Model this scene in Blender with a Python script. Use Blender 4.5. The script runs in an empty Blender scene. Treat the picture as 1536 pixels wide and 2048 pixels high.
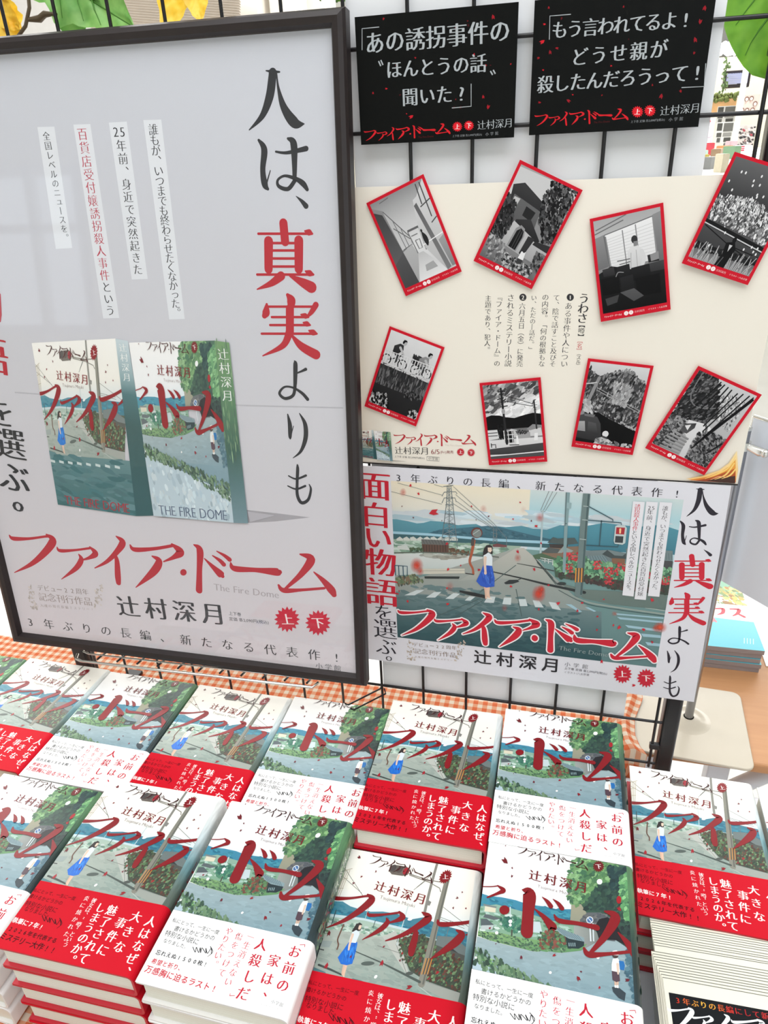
import bpy, bmesh, math, random
from mathutils import Vector, Matrix, Euler
from mathutils.geometry import tessellate_polygon

S = bpy.context.scene
COL = S.collection
R = math.radians

# ------------------------------------------------------------------ camera
FPX = 1427.4
CAM_ROT = (1.09574680, 0.0436317637, 0.244690608)
CAM_LOC = Vector((0.204564, -0.6955, 0.708607))
cam = bpy.data.cameras.new('camera')
cam.sensor_fit = 'VERTICAL'; cam.sensor_height = 24.0; cam.lens = 24.0 * FPX / 2048
cam.clip_start = 0.01; cam.clip_end = 60
cam_ob = bpy.data.objects.new('camera', cam); COL.objects.link(cam_ob)
cam_ob.location = CAM_LOC; cam_ob.rotation_euler = CAM_ROT
S.camera = cam_ob

# ------------------------------------------------------------------ light and exposure
S.view_settings.view_transform = 'Standard'
S.view_settings.look = 'None'
S.view_settings.gamma = 1.0
S.view_settings.use_curve_mapping = False
S.view_settings.exposure = 0.05
W = bpy.data.worlds.new('daylight'); S.world = W; W.use_nodes = True
W.node_tree.nodes['Background'].inputs[0].default_value = (0.84, 0.93, 1.0, 1)
W.node_tree.nodes['Background'].inputs[1].default_value = 2.0

def area(name, loc, rot, sx, sy, power, col=(1, 1, 1)):
    l = bpy.data.lights.new(name, 'AREA'); l.shape = 'RECTANGLE'; l.size = sx; l.size_y = sy
    l.energy = power; l.color = col
    o = bpy.data.objects.new(name, l); COL.objects.link(o); o.location = loc; o.rotation_euler = rot
    return o
area('ceiling_and_fill_light', (0.5, -0.9, 2.3), (0, 0, 0), 2.6, 1.6, 53, (0.98, 0.99, 1.0))
area('ceiling_and_fill_light', (0.6, 5.5, 2.3), (0, 0, 0), 6.0, 6.0, 430, (1.0, 0.98, 0.95))

area('ceiling_and_fill_light', (-2.4, 1.7, 2.3), (0, 0, 0), 2.4, 1.2, 70, (1.0, 0.98, 0.95))  # fill light added to brighten the louvre blind

area('ceiling_and_fill_light', (1.2, 10.1, 2.35), (0, 0, 0), 4.0, 0.9, 75, (1.0, 0.98, 0.93))  # added fill that lifts the dim back wall behind the soffit

# ------------------------------------------------------------------ measuring helpers: a point of the photo on a plane of the place
CR = Euler(CAM_ROT, 'XYZ').to_matrix()
def ray(u, v):
    return CR @ Vector(((u - 768) / FPX, -(v - 1024) / FPX, -1.0))
def at(u, v, axis, val):
    d = ray(u, v); t = (val - CAM_LOC[axis]) / d[axis]
    return CAM_LOC + d * t

class Plane:
    """A flat surface: corner O, unit axes ex (right) and ey (up)."""
    def __init__(s, O, ex, ey):
        s.O = Vector(O); s.ex = Vector(ex).normalized(); s.ey = Vector(ey).normalized(); s.n = s.ex.cross(s.ey)
    def local(s, u, v):
        d = ray(u, v); t = (s.O - CAM_LOC).dot(s.n) / d.dot(s.n)
        P = CAM_LOC + d * t - s.O
        return (P.dot(s.ex), P.dot(s.ey))
    def crop(s, x0, y0, k):
        return lambda x, y: s.local(x0 + x / k, y0 + y / k)
    def matrix(s):
        m = Matrix((s.ex, s.ey, s.n)).transposed().to_4x4(); m.translation = s.O
        return m

# ------------------------------------------------------------------ materials
def lin(c):
    return tuple((x / 255 / 12.92) if x <= 10.3 else ((x / 255 + 0.055) / 1.055) ** 2.4 for x in c[:3])
def new_mat(name, rough=0.5, metal=0.0, spec=0.5, coat=0.0):
    m = bpy.data.materials.new(name); m.use_nodes = True
    b = m.node_tree.nodes['Principled BSDF']
    b.inputs['Roughness'].default_value = rough; b.inputs['Metallic'].default_value = metal
    b.inputs['Specular IOR Level'].default_value = spec; b.inputs['Coat Weight'].default_value = coat
    b.inputs['Coat Roughness'].default_value = 0.12
    return m, b, m.node_tree
def plain(name, col, rough=0.5, metal=0.0, spec=0.5, coat=0.0, vary=0.06, scale=30.0):
    m, b, nt = new_mat(name, rough, metal, spec, coat)
    n = nt.nodes.new('ShaderNodeTexNoise'); n.inputs['Scale'].default_value = scale; n.inputs['Detail'].default_value = 4
    g = nt.nodes.new('ShaderNodeTexCoord'); nt.links.new(g.outputs['Object'], n.inputs['Vector'])
    r = nt.nodes.new('ShaderNodeValToRGB'); a = lin(col)
    r.color_ramp.elements[0].position = 0.3; r.color_ramp.elements[1].position = 0.7
    r.color_ramp.elements[0].color = tuple(x * (1 - vary) for x in a) + (1,)
    r.color_ramp.elements[1].color = tuple(min(1, x * (1 + vary)) for x in a) + (1,)
    nt.links.new(n.outputs['Fac'], r.inputs[0]); nt.links.new(r.outputs[0], b.inputs['Base Color'])
    return m
def ink_mat(name, rough, coat=0.0, spec=0.5):
    m, b, nt = new_mat(name, rough, 0, spec, coat)
    a = nt.nodes.new('ShaderNodeAttribute'); a.attribute_name = 'Ink'
    nt.links.new(a.outputs['Color'], b.inputs['Base Color'])
    t = nt.nodes.new('ShaderNodeBsdfTransparent'); x = nt.nodes.new('ShaderNodeMixShader')
    out = nt.nodes['Material Output']
    m2 = m.copy(); m2.name = name + '_soft'
    nt2 = m2.node_tree
    a2 = [n for n in nt2.nodes if n.type == 'ATTRIBUTE'][0]; t2 = [n for n in nt2.nodes if n.type == 'BSDF_TRANSPARENT'][0]
    x2 = [n for n in nt2.nodes if n.type == 'MIX_SHADER'][0]; b2 = nt2.nodes['Principled BSDF']; o2 = nt2.nodes['Material Output']
    nt2.links.new(a2.outputs['Alpha'], x2.inputs[0]); nt2.links.new(t2.outputs[0], x2.inputs[1])
    nt2.links.new(b2.outputs[0], x2.inputs[2]); nt2.links.new(x2.outputs[0], o2.inputs[0])
    nt.nodes.remove(t); nt.nodes.remove(x)
    return m, m2
INK_MATTE = ink_mat('printed_paper', 0.55)
INK_GLOSS = ink_mat('laminated_print', 0.38)
INK_CARD = ink_mat('printed_card', 0.5, 0, .13)

# ------------------------------------------------------------------ objects
def tag(o, label=None, cat=None, group=None, kind=None):
    if label: o['label'] = label
    if cat: o['category'] = cat
    if group: o['group'] = group
    if kind: o['kind'] = kind
    return o
def link(name, mesh, parent=None, mats=()):
    o = bpy.data.objects.new(name, mesh); COL.objects.link(o)
    for m in mats: mesh.materials.append(m)
    if parent: o.parent = parent
    return o
def empty(name, loc=(0, 0, 0), rot=(0, 0, 0)):
    o = bpy.data.objects.new(name, None); COL.objects.link(o); o.location = loc; o.rotation_euler = rot
    o.empty_display_size = 0.02
    return o
class MB:
    """collects shapes of one mesh"""
    def __init__(s): s.v = []; s.f = []; s.m = []; s.smooth = []
    def add(s, vs, fs, mi=0, sm=False):
        k = len(s.v); s.v += [tuple(x) for x in vs]
        s.f += [tuple(i + k for i in f) for f in fs]; s.m += [mi] * len(fs); s.smooth += [sm] * len(fs)
    def box(s, a, b, mi=0, M=None):
        (x0, y0, z0), (x1, y1, z1) = a, b
        vs = [Vector(p) for p in [(x0, y0, z0), (x1, y0, z0), (x1, y1, z0), (x0, y1, z0), (x0, y0, z1), (x1, y0, z1), (x1, y1, z1), (x0, y1, z1)]]
        if M: vs = [M @ v for v in vs]
        s.add(vs, [(3, 2, 1, 0), (4, 5, 6, 7), (0, 1, 5, 4), (1, 2, 6, 5), (2, 3, 7, 6), (3, 0, 4, 7)], mi)
    def tube(s, pts, r, n=10, mi=0, caps=True):
        pts = [Vector(p) for p in pts]; rs = r if isinstance(r, (list, tuple)) else [r] * len(pts)
        rings = []; prev = None
        for i, p in enumerate(pts):
            t = (pts[min(i + 1, len(pts) - 1)] - pts[max(i - 1, 0)]).normalized()
            if prev is None:
                a = t.cross(Vector((0, 0, 1)));
                if a.length < 0.1: a = t.cross(Vector((1, 0, 0)))
            else: a = prev - t * prev.dot(t)
            a.normalize(); prev = a; b = t.cross(a)
            rings.append([p + (a * math.cos(2 * math.pi * k / n) + b * math.sin(2 * math.pi * k / n)) * rs[i] for k in range(n)])
        vs = [v for q in rings for v in q]; fs = []
        for i in range(len(rings) - 1):
            for k in range(n):
                fs.append((i * n + k, i * n + (k + 1) % n, (i + 1) * n + (k + 1) % n, (i + 1) * n + k))
        s.add(vs, fs, mi, True)
        if caps:
            s.add(rings[0], [tuple(range(n))[::-1]], mi); s.add(rings[-1], [tuple(range(n))], mi)
    def prism(s, poly, axis_fn, mi=0):
        """poly: 2-D outline, axis_fn(x, y, t) -> 3-D for t = 0 and 1"""
        n = len(poly); a = [axis_fn(x, y, 0) for x, y in poly]; b = [axis_fn(x, y, 1) for x, y in poly]
        s.add(a + b, [tuple(range(n))[::-1], tuple(range(n, 2 * n))] + [(i, (i + 1) % n, n + (i + 1) % n, n + i) for i in range(n)], mi)
    def sphere(s, c, r, seg=12, rings=8, mi=0, sc=(1, 1, 1)):
        c = Vector(c); vs = []; fs = []
        for i in range(rings + 1):
            th = math.pi * i / rings
            for k in range(seg):
                ph = 2 * math.pi * k / seg
                vs.append(c + Vector((r * sc[0] * math.sin(th) * math.cos(ph), r * sc[1] * math.sin(th) * math.sin(ph), r * sc[2] * math.cos(th))))
        for i in range(rings):
            for k in range(seg): fs.append((i * seg + k, (i + 1) * seg + k, (i + 1) * seg + (k + 1) % seg, i * seg + (k + 1) % seg))
        s.add(vs, fs, mi, True)
    def mesh(s, name):
        m = bpy.data.meshes.new(name); m.from_pydata(s.v, [], s.f)
        m.polygons.foreach_set('material_index', s.m); m.polygons.foreach_set('use_smooth', s.smooth)
        m.validate(); m.update()
        return m
    def build(s, name, mats, parent=None, bevel=0.0, seg=2):
        o = link(name, s.mesh(name), parent, mats if isinstance(mats, (list, tuple)) else [mats])
        if bevel:
            b = o.modifiers.new('bevel', 'BEVEL'); b.width = bevel; b.segments = seg; b.limit_method = 'ANGLE'; b.angle_limit = R(40)
        return o

# ------------------------------------------------------------------ glyph outlines of the built-in font
_G = {}
def glyph(ch, off):
    k = (ch, off)
    if k not in _G:
        c = bpy.data.curves.new('g', 'FONT'); c.body = ch; c.offset = off; c.resolution_u = 2; c.size = 1
        o = bpy.data.objects.new('g', c)
        m = o.to_mesh()
        vs = [(v.co.x, v.co.y) for v in m.vertices]; fs = [tuple(p.vertices) for p in m.polygons]
        size_ = sum(abs(p.area) for p in m.polygons)
        o.to_mesh_clear(); bpy.data.objects.remove(o); bpy.data.curves.remove(c)
        wide = ord(ch) > 0x2000
        if off < 0 and size_ > .93 * glyph(ch, 0.0)[3]:      # outline folded over itself: use the plain one
            _G[k] = glyph(ch, 0.0); return _G[k]
        xs = [v[0] for v in vs] or [0]
        cx = 0.5 if wide else (min(xs) + max(xs)) / 2
        _G[k] = ([(x - cx, y - 0.38) for x, y in vs], fs, (max(xs) - min(xs)), size_)
    return _G[k]
STYLE = {'g': (0.0, [(0, 0)]), 'gb': (0.0, [(-.016, -.012), (.016, -.012), (-.016, .012), (.016, .012)]),
         'm': (-.0165, [(-.021, 0), (-.007, 0), (.007, 0), (.021, 0)]),
         'mb': (-.013, [(-.036, 0), (-.012, 0), (.012, 0), (.036, 0), (0, .008)]),
         'ml': (-.0175, [(-.008, 0), (.008, 0)]), 'h': (-.012, [(0, 0)])}

def catmull(pts, ws, n=7):
    P = [pts[0]] + list(pts) + [pts[-1]]; Wd = [ws[0]] + list(ws) + [ws[-1]]; out = []
    def cr(a, b, c, d, t): return 0.5 * (2 * b + (c - a) * t + (2 * a - 5 * b + 4 * c - d) * t * t + (3 * b - a - 3 * c + d) * t ** 3)
    for i in range(1, len(P) - 2):
        for k in range(n):
            t = k / n
            out.append((cr(P[i-1][0], P[i][0], P[i+1][0], P[i+2][0], t), cr(P[i-1][1], P[i][1], P[i+1][1], P[i+2][1], t), max(0.0, cr(Wd[i-1], Wd[i], Wd[i+1], Wd[i+2], t))))
    out.append((pts[-1][0], pts[-1][1], ws[-1]))
    return out

def homography(src, dst):
    A = []; B = []
    for (x, y), (X, Y) in zip(src, dst):
        A.append([x, y, 1, 0, 0, 0, -X * x, -X * y]); B.append(X)
        A.append([0, 0, 0, x, y, 1, -Y * x, -Y * y]); B.append(Y)
    n = 8
    M = [A[i] + [B[i]] for i in range(n)]
    for i in range(n):
        p = max(range(i, n), key=lambda q: abs(M[q][i])); M[i], M[p] = M[p], M[i]
        for q in range(n):
            if q != i:
                f = M[q][i] / M[i][i]
                M[q] = [a - f * b for a, b in zip(M[q], M[i])]
    h = [M[i][n] / M[i][i] for i in range(n)]
    def f(x, y):
        w = h[6] * x + h[7] * y + 1
        return ((h[0] * x + h[1] * y + h[2]) / w, (h[3] * x + h[4] * y + h[5]) / w)
    return f

class Ink:
    """Print on a flat sheet: coloured shapes laid one over the other, all in one mesh."""
    STEP = 2.4e-6
    def __init__(s, src=None, dst=None, z0=1e-5, clip=None):
        s.v = []; s.c = []; s.f = []; s.m = []; s.z = z0
        s.src = src or (lambda x, y: (x, y)); s.dst = dst; s.clip = clip; s.alpha = 1.0; s.gam = 1.0; s.fine = 1.0; s.rng = random.Random(5)
    def pt(s, x, y): return s.src(x, y)
    def tick(s, k=1): s.z += s.STEP * k
    def tri_out(s, P, Cc, zo=0.0):
        if s.clip:
            x0, y0, x1, y1 = s.clip
            if any(p[0] < x0 or p[0] > x1 or p[1] < y0 or p[1] > y1 for p in P):
                poly = [(p[0], p[1]) + tuple(c) for p, c in zip(P, Cc)]
                for ax, lim, sg in ((0, x0, 1), (0, x1, -1), (1, y0, 1), (1, y1, -1)):
                    out = []
                    for i in range(len(poly)):
                        a, b = poly[i - 1], poly[i]
                        da, db = sg * (a[ax] - lim), sg * (b[ax] - lim)
                        if (da >= 0) != (db >= 0):
                            t = da / (da - db); out.append(tuple(m + (n - m) * t for m, n in zip(a, b)))
                        if db >= 0: out.append(b)
                    poly = out
                    if len(poly) < 3: return
                P = [q[:2] for q in poly]; Cc = [q[2:] for q in poly]
        if s.dst: P = [s.dst(p[0], p[1]) for p in P]
        k = len(s.v)
        s.v += [(p[0], p[1], s.z + zo) for p in P]; s.c += [tuple(c) for c in Cc]
        a = sum((P[i - 1][0] * P[i][1] - P[i][0] * P[i - 1][1]) for i in range(len(P)))
        idx = tuple(range(k, k + len(P)))
        s.f.append(idx if a > 0 else idx[::-1]); s.m.append(1 if any(c[3] < 0.999 for c in Cc) else 0)
    def C(s, c, al=None): return tuple(x ** s.gam for x in lin(c)) + ((s.alpha if al is None else al),)
    def local_poly(s, L, cols, zo=0.0):
        if len(L) < 3: return
        tr = [(0, 1, 2)] if len(L) == 3 else tessellate_polygon([[Vector((x, y, 0)) for x, y in L]])
        for t in tr: s.tri_out([L[i] for i in t], [cols[i] for i in t], zo)
    def poly(s, pts, col, col2=None):
        """filled outline; with col2 the colour runs from the first y (top) to the last"""
        s.tick(); L = [s.pt(*p) for p in pts]
        if col2 is None: cs = [s.C(col)] * len(pts)
        else:
            ys = [p[1] for p in pts]; a, b = min(ys), max(ys); A, B = s.C(col), s.C(col2)
            cs = [tuple(m + (n - m) * ((p[1] - a) / (b - a + 1e-9)) for m, n in zip(A, B)) for p in pts]
        s.local_poly(L, cs)
    def rect(s, x0, y0, x1, y1, col, col2=None): s.poly([(x0, y0), (x1, y0), (x1, y1), (x0, y1)], col, col2)
    def grad(s, tl, tr, br, bl, stops, n=3):
        """quad with colours down its height: stops [(t, colour)]"""
        s.tick()
        mix = lambda p, q, t: (p[0] + (q[0] - p[0]) * t, p[1] + (q[1] - p[1]) * t)
        for (t0, c0), (t1, c1) in zip(stops, stops[1:]):
            for k in range(n):
                q = [mix(tl, bl, t0), mix(tr, br, t0), mix(tr, br, t1), mix(tl, bl, t1)]
                A = s.pt(*mix(q[0], q[1], k / n)); B = s.pt(*mix(q[0], q[1], (k + 1) / n)); Cq = s.pt(*mix(q[3], q[2], (k + 1) / n)); D = s.pt(*mix(q[3], q[2], k / n))
                ca, cb = s.C(c0), s.C(c1)
                s.tri_out([A, B, Cq], [ca, ca, cb]); s.tri_out([A, Cq, D], [ca, cb, cb])
    def scale_at(s, x, y):
        a = s.pt(x, y); b = s.pt(x + 1, y); c = s.pt(x, y + 1)
        return math.sqrt(abs((b[0]-a[0])*(c[1]-a[1]) - (b[1]-a[1])*(c[0]-a[0])))
    def brush(s, pts, ws, col, grow=0.0, smooth=True, cap=True, tick=True):
        """stroke of changing width (widths in the units of pts)"""
        if tick: s.tick()
        Q = catmull(pts, ws) if smooth and len(pts) > 2 else [(p[0], p[1], w) for p, w in zip(pts, ws)]
        L = [s.pt(q[0], q[1]) for q in Q]; k = s.scale_at(*pts[len(pts) // 2]); n = len(L)
        cc = s.C(col); E1 = []; E2 = []
        for i in range(n):
            a, b = L[max(i - 1, 0)], L[min(i + 1, n - 1)]
            dx, dy = b[0] - a[0], b[1] - a[1]; d = math.hypot(dx, dy) or 1e-9
            w = (Q[i][2] / 2 + grow) * k
            E1.append((L[i][0] - dy / d * w, L[i][1] + dx / d * w)); E2.append((L[i][0] + dy / d * w, L[i][1] - dx / d * w))
        for i in range(n - 1):
            s.tri_out([E1[i], E2[i], E2[i + 1]], [cc] * 3); s.tri_out([E1[i], E2[i + 1], E1[i + 1]], [cc] * 3)
        if cap:
            for i in (0, n - 1):
                w = (Q[i][2] / 2 + grow) * k
                if w > 0.0001:
                    o = L[1] if i == 0 else L[n - 2]; th = math.atan2(L[i][1] - o[1], L[i][0] - o[0])
                    for j in range(6):
                        a0, a1 = th - math.pi / 2 + math.pi * j / 6, th - math.pi / 2 + math.pi * (j + 1) / 6
                        s.tri_out([L[i], (L[i][0] + w * math.cos(a0), L[i][1] + w * math.sin(a0)), (L[i][0] + w * math.cos(a1), L[i][1] + w * math.sin(a1))], [cc] * 3)
    def line(s, pts, w, col): s.brush(pts, [w] * len(pts), col, smooth=False, cap=False)
    def lines(s, segs, w, col):
        for i, p in enumerate(segs): s.brush(p, [w] * len(p), col, smooth=False, cap=False, tick=(i == 0))
    def disc(s, x, y, r, col, ry=None, n=20, edge=None, tick=True):
        """filled ellipse; edge = alpha at the rim for a soft one"""
        if tick: s.tick()
        ry = ry or r; c = s.pt(x, y); cc = s.C(col); ce = cc if edge is None else s.C(col, edge)
        ring = [s.pt(x + r * math.cos(2 * math.pi * i / n), y + ry * math.sin(2 * math.pi * i / n)) for i in range(n)]
        for i in range(n): s.tri_out([c, ring[i], ring[(i + 1) % n]], [cc, ce, ce])
    def burst(s, x, y, r, col, n=16, ry=None):
        """round badge with a ring of spikes"""
        ry = ry or r
        P = []
        for i in range(n * 2):
            a = math.pi * i / n; q = 1.0 if i % 2 == 0 else 0.74
            P.append((x + r * q * math.cos(a), y + ry * q * math.sin(a)))
        s.tick(); c = s.pt(x, y); L = [s.pt(*p) for p in P]; cc = s.C(col)
        for i in range(len(L)): s.tri_out([c, L[i], L[(i + 1) % len(L)]], [cc] * 3)
    def dabs(s, area, n, size, cols, ang=None, long=1.0, seed=1, spread=0.5, jit=0.5):
        """painted dabs scattered inside an outline"""
        rg = random.Random(seed); xs = [p[0] for p in area]; ys = [p[1] for p in area]
        n = int(n * 1.8 / s.fine); size = size * .68 * s.fine; s.tick(); made = 0; tries = 0; placed = []; top = 0
        while made < n and tries < n * 30:
            tries += 1; x = rg.uniform(min(xs), max(xs)); y = rg.uniform(min(ys), max(ys))
            ins = False
            for i in range(len(area)):
                (x1, y1), (x2, y2) = area[i - 1], area[i]
                if (y1 > y) != (y2 > y) and x < (x2 - x1) * (y - y1) / (y2 - y1) + x1: ins = not ins
            if not ins: continue
            a = rg.uniform(0, math.pi) if ang is None else ang + rg.uniform(-spread, spread)
            q = size * rg.uniform(1 - jit, 1 + jit); l = q * long; k = rg.choice([5, 6, 7])
            P = []; D = []
            for i in range(k):
                t = 2 * math.pi * i / k; rr = rg.uniform(.75, 1.15)
                ex, ey = l * rr * math.cos(t), q * rr * math.sin(t)
                D.append((x + ex * math.cos(a) - ey * math.sin(a), y + ex * math.sin(a) + ey * math.cos(a))); P.append(s.pt(*D[-1]))
            bb = (min(d[0] for d in D), min(d[1] for d in D), max(d[0] for d in D), max(d[1] for d in D))
            used = {m[4] for m in placed if m[0] < bb[2] and m[2] > bb[0] and m[1] < bb[3] and m[3] > bb[1]}
            lv = 0
            while lv in used: lv += 1
            top = max(top, lv); placed.append(bb + (lv,))
            c0 = cols(x, y) if callable(cols) else rg.choice(cols); f = rg.uniform(.96, 1.04) if callable(cols) else rg.uniform(.93, 1.07); cc = s.C(tuple(max(0, min(255, v * f)) for v in c0))
            for i in range(1, k - 1): s.tri_out([P[0], P[i], P[i + 1]], [cc] * 3, lv * s.STEP)
            made += 1
        s.tick(top)
    def glyph_at(s, ch, cx, cy, size, ux, uy, col, style='m', sx=1.0, rot=0):
        """one character centred at the sheet point (cx, cy); ux = unit vector along the line"""
        if ch in '「」『』（）［］―ー…()': style = 'gb' if style == 'mb' else 'g'
        if ch == '発': style = 'g'
        off, shifts = STYLE[style]; vs, fs, wd, _a = glyph(ch, off); cc = s.C(col)
        if rot: ux, uy = (uy, (-ux[0], -ux[1])) if rot > 0 else ((-uy[0], -uy[1]), ux)
        for lv, (dx, dy) in enumerate(shifts):
            P = []; zo = lv * s.STEP
            for x, y in vs:
                a, b = (x * sx + dx) * size, (y + dy) * size
                P.append((cx + ux[0] * a + uy[0] * b, cy + ux[1] * a + uy[1] * b))
            for f in fs:
                if len(f) == 3: s.tri_out([P[i] for i in f], [cc] * 3, zo)
                else:
                    for i in range(1, len(f) - 1): s.tri_out([P[f[0]], P[f[i]], P[f[i + 1]]], [cc] * 3, zo)
    def text(s, t, p0, p1, col, style='m', k=0.92, vert=False, size=None, cols=None, sx=1.0, tight=False):
        """line of characters whose first and last centres are p0 and p1"""
        s.tick(); A = s.pt(*p0); B = s.pt(*p1); n = len(t)
        d = (B[0] - A[0], B[1] - A[1]); D = math.hypot(*d) or 1e-9; d = (d[0] / D, d[1] / D)
        pitch = D / max(n - 1, 1); h = size * s.scale_at(*p0) if size else pitch * k
        if vert: uy = (-d[0], -d[1]); ux = (uy[1], -uy[0])
        else: ux = d; uy = (-d[1], d[0])
        pos = [i * pitch for i in range(n)]
        if tight:   # set by the true widths of the letters
            w = [0.32 if c == ' ' else (glyph(c, 0)[2] + 0.09 if ord(c) < 0x2000 else 1.0) for c in t]
            tot = sum(w) - w[0] / 2 - w[-1] / 2; acc = 0; pos = []
            for i, c in enumerate(w):
                pos.append((acc + c / 2 - w[0] / 2) / (tot or 1) * D); acc += c
            h = D / (tot or 1) if not size else h
        for i, ch in enumerate(t):
            if ch in ' \u3000': continue
            cx, cy = A[0] + d[0] * pos[i], A[1] + d[1] * pos[i]; rot = 0; sz = h
            if vert:
                if ch in '、。，': cx += ux[0] * .58 * sz + uy[0] * .55 * sz; cy += ux[1] * .58 * sz + uy[1] * .55 * sz
                elif ch in 'ー（）「」『』【】［］―…“”〝〟': rot = -1
                elif ch in 'っゃゅょァィゥェォャュョッ': cx += (ux[0] + uy[0]) * .06 * sz; cy += (ux[1] + uy[1]) * .06 * sz
            c = cols[i] if cols else col
            s.glyph_at(ch, cx, cy, sz, ux, uy, c, style, sx, rot)
        s.tick(len(STYLE[style][1]) - 1)
    def shape(s, strokes, box, col, grow=0.0):
        """hand-drawn character: strokes in a 100-unit box set into box = (x0, y0, x1, y1)"""
        x0, y0, x1, y1 = box; kx, ky = (x1 - x0) / 100, (y1 - y0) / 100; kw = math.sqrt(abs(kx * ky))
        s.tick()
        for st in strokes:
            s.tick(); s.brush([(x0 + p[0] * kx, y0 + p[1] * ky) for p in st], [p[2] * kw for p in st], col, grow, tick=False)
    def base(s, x0, y0, x1, y1, t, col, side=None):
        """the sheet itself: a thin slab in final coordinates with its front face at z = 0"""
        k = len(s.v); cc = lin(col) + (1.0,)
        s.v += [(x0, y0, -t), (x1, y0, -t), (x1, y1, -t), (x0, y1, -t), (x0, y0, 0), (x1, y0, 0), (x1, y1, 0), (x0, y1, 0)]
        s.c += [cc] * 8
        for f in [(3, 2, 1, 0), (4, 5, 6, 7), (0, 1, 5, 4), (1, 2, 6, 5), (2, 3, 7, 6), (3, 0, 4, 7)]:
            s.f.append(tuple(i + k for i in f)); s.m.append(0)
    def base_poly(s, L, t, col):
        k = len(s.v); n = len(L); cc = lin(col) + (1.0,)
        s.v += [(x, y, -t) for x, y in L] + [(x, y, 0) for x, y in L]; s.c += [cc] * (2 * n)
        for f in [tuple(range(n))[::-1], tuple(range(n, 2 * n))] + [(i, (i + 1) % n, n + (i + 1) % n, n + i) for i in range(n)]:
            s.f.append(tuple(i + k for i in f)); s.m.append(0)
    def mesh(s, name, mats):
        m = bpy.data.meshes.new(name); m.from_pydata(s.v, [], s.f)
        at_ = m.attributes.new('Ink', 'FLOAT_COLOR', 'POINT')
        at_.data.foreach_set('color', [x for c in s.c for x in c])
        m.polygons.foreach_set('material_index', s.m); m.update()
        for q in mats: m.materials.append(q)
        return m

# ------------------------------------------------------------------ hand-drawn lettering (100-unit boxes, y down; each point x, y, width)
KANA = {
 'fu': [[(1, 4, 4), (10, 12, 11), (45, 12, 7), (78, 7, 6), (90, 6, 8)], [(83, 2, 5), (97, 17, 19), (80, 46, 17), (50, 76, 11), (12, 98, 2)]],
 'a_small': [[(1, 3, 4), (9, 13, 11), (48, 11, 7), (86, 5, 7)], [(84, 2, 5), (98, 21, 18), (83, 34, 10), (60, 42, 3)], [(56, 24, 4), (62, 40, 15), (48, 66, 14), (12, 98, 2)]],
 'i': [[(70, 1, 4), (90, 13, 18), (72, 32, 15), (40, 52, 10), (2, 65, 3)], [(64, 34, 4), (72, 50, 13), (75, 80, 17), (77, 95, 14)]],
 'a': [[(1, 4, 4), (10, 14, 11), (48, 12, 8), (84, 5, 7)], [(82, 2, 5), (98, 19, 19), (86, 31, 10), (66, 41, 3)], [(44, 29, 4), (57, 40, 15), (46, 64, 17), (12, 99, 2)]],
 'do': [[(1, 2, 4), (16, 13, 17), (15, 52, 14), (14, 95, 17)], [(28, 30, 3), (50, 47, 12), (70, 62, 20), (75, 66, 10)], [(49, 24, 3), (68, 34, 10), (78, 42, 12)], [(60, 15, 3), (80, 24, 9), (93, 32, 12)]],
 'bar': [[(0, 6, 6), (8, 48, 26), (50, 58, 20), (92, 72, 34), (99, 72, 20)]],
 'mu': [[(38, 1, 4), (57, 12, 18), (40, 46, 13), (12, 80, 6)], [(0, 72, 5), (9, 84, 12), (40, 83, 7), (80, 79, 6)], [(62, 42, 3), (78, 61, 12), (92, 82, 18), (97, 94, 12)]],
 'dot': [[(30, 50, 80), (50, 50, 95), (70, 50, 80)]],
}
TITLE = [('fu', 0, .016, .138, .134), ('a_small', .148, .043, .266, .1425), ('i', .263, .0015, .356, .151), ('a', .372, .012, .526, .146),
         ('dot', .526, .0845, .546, .1025), ('do', .567, 0, .682, .147), ('bar', .682, .044, .829, .0835), ('mu', .828, .008, 1, .134)]
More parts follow.
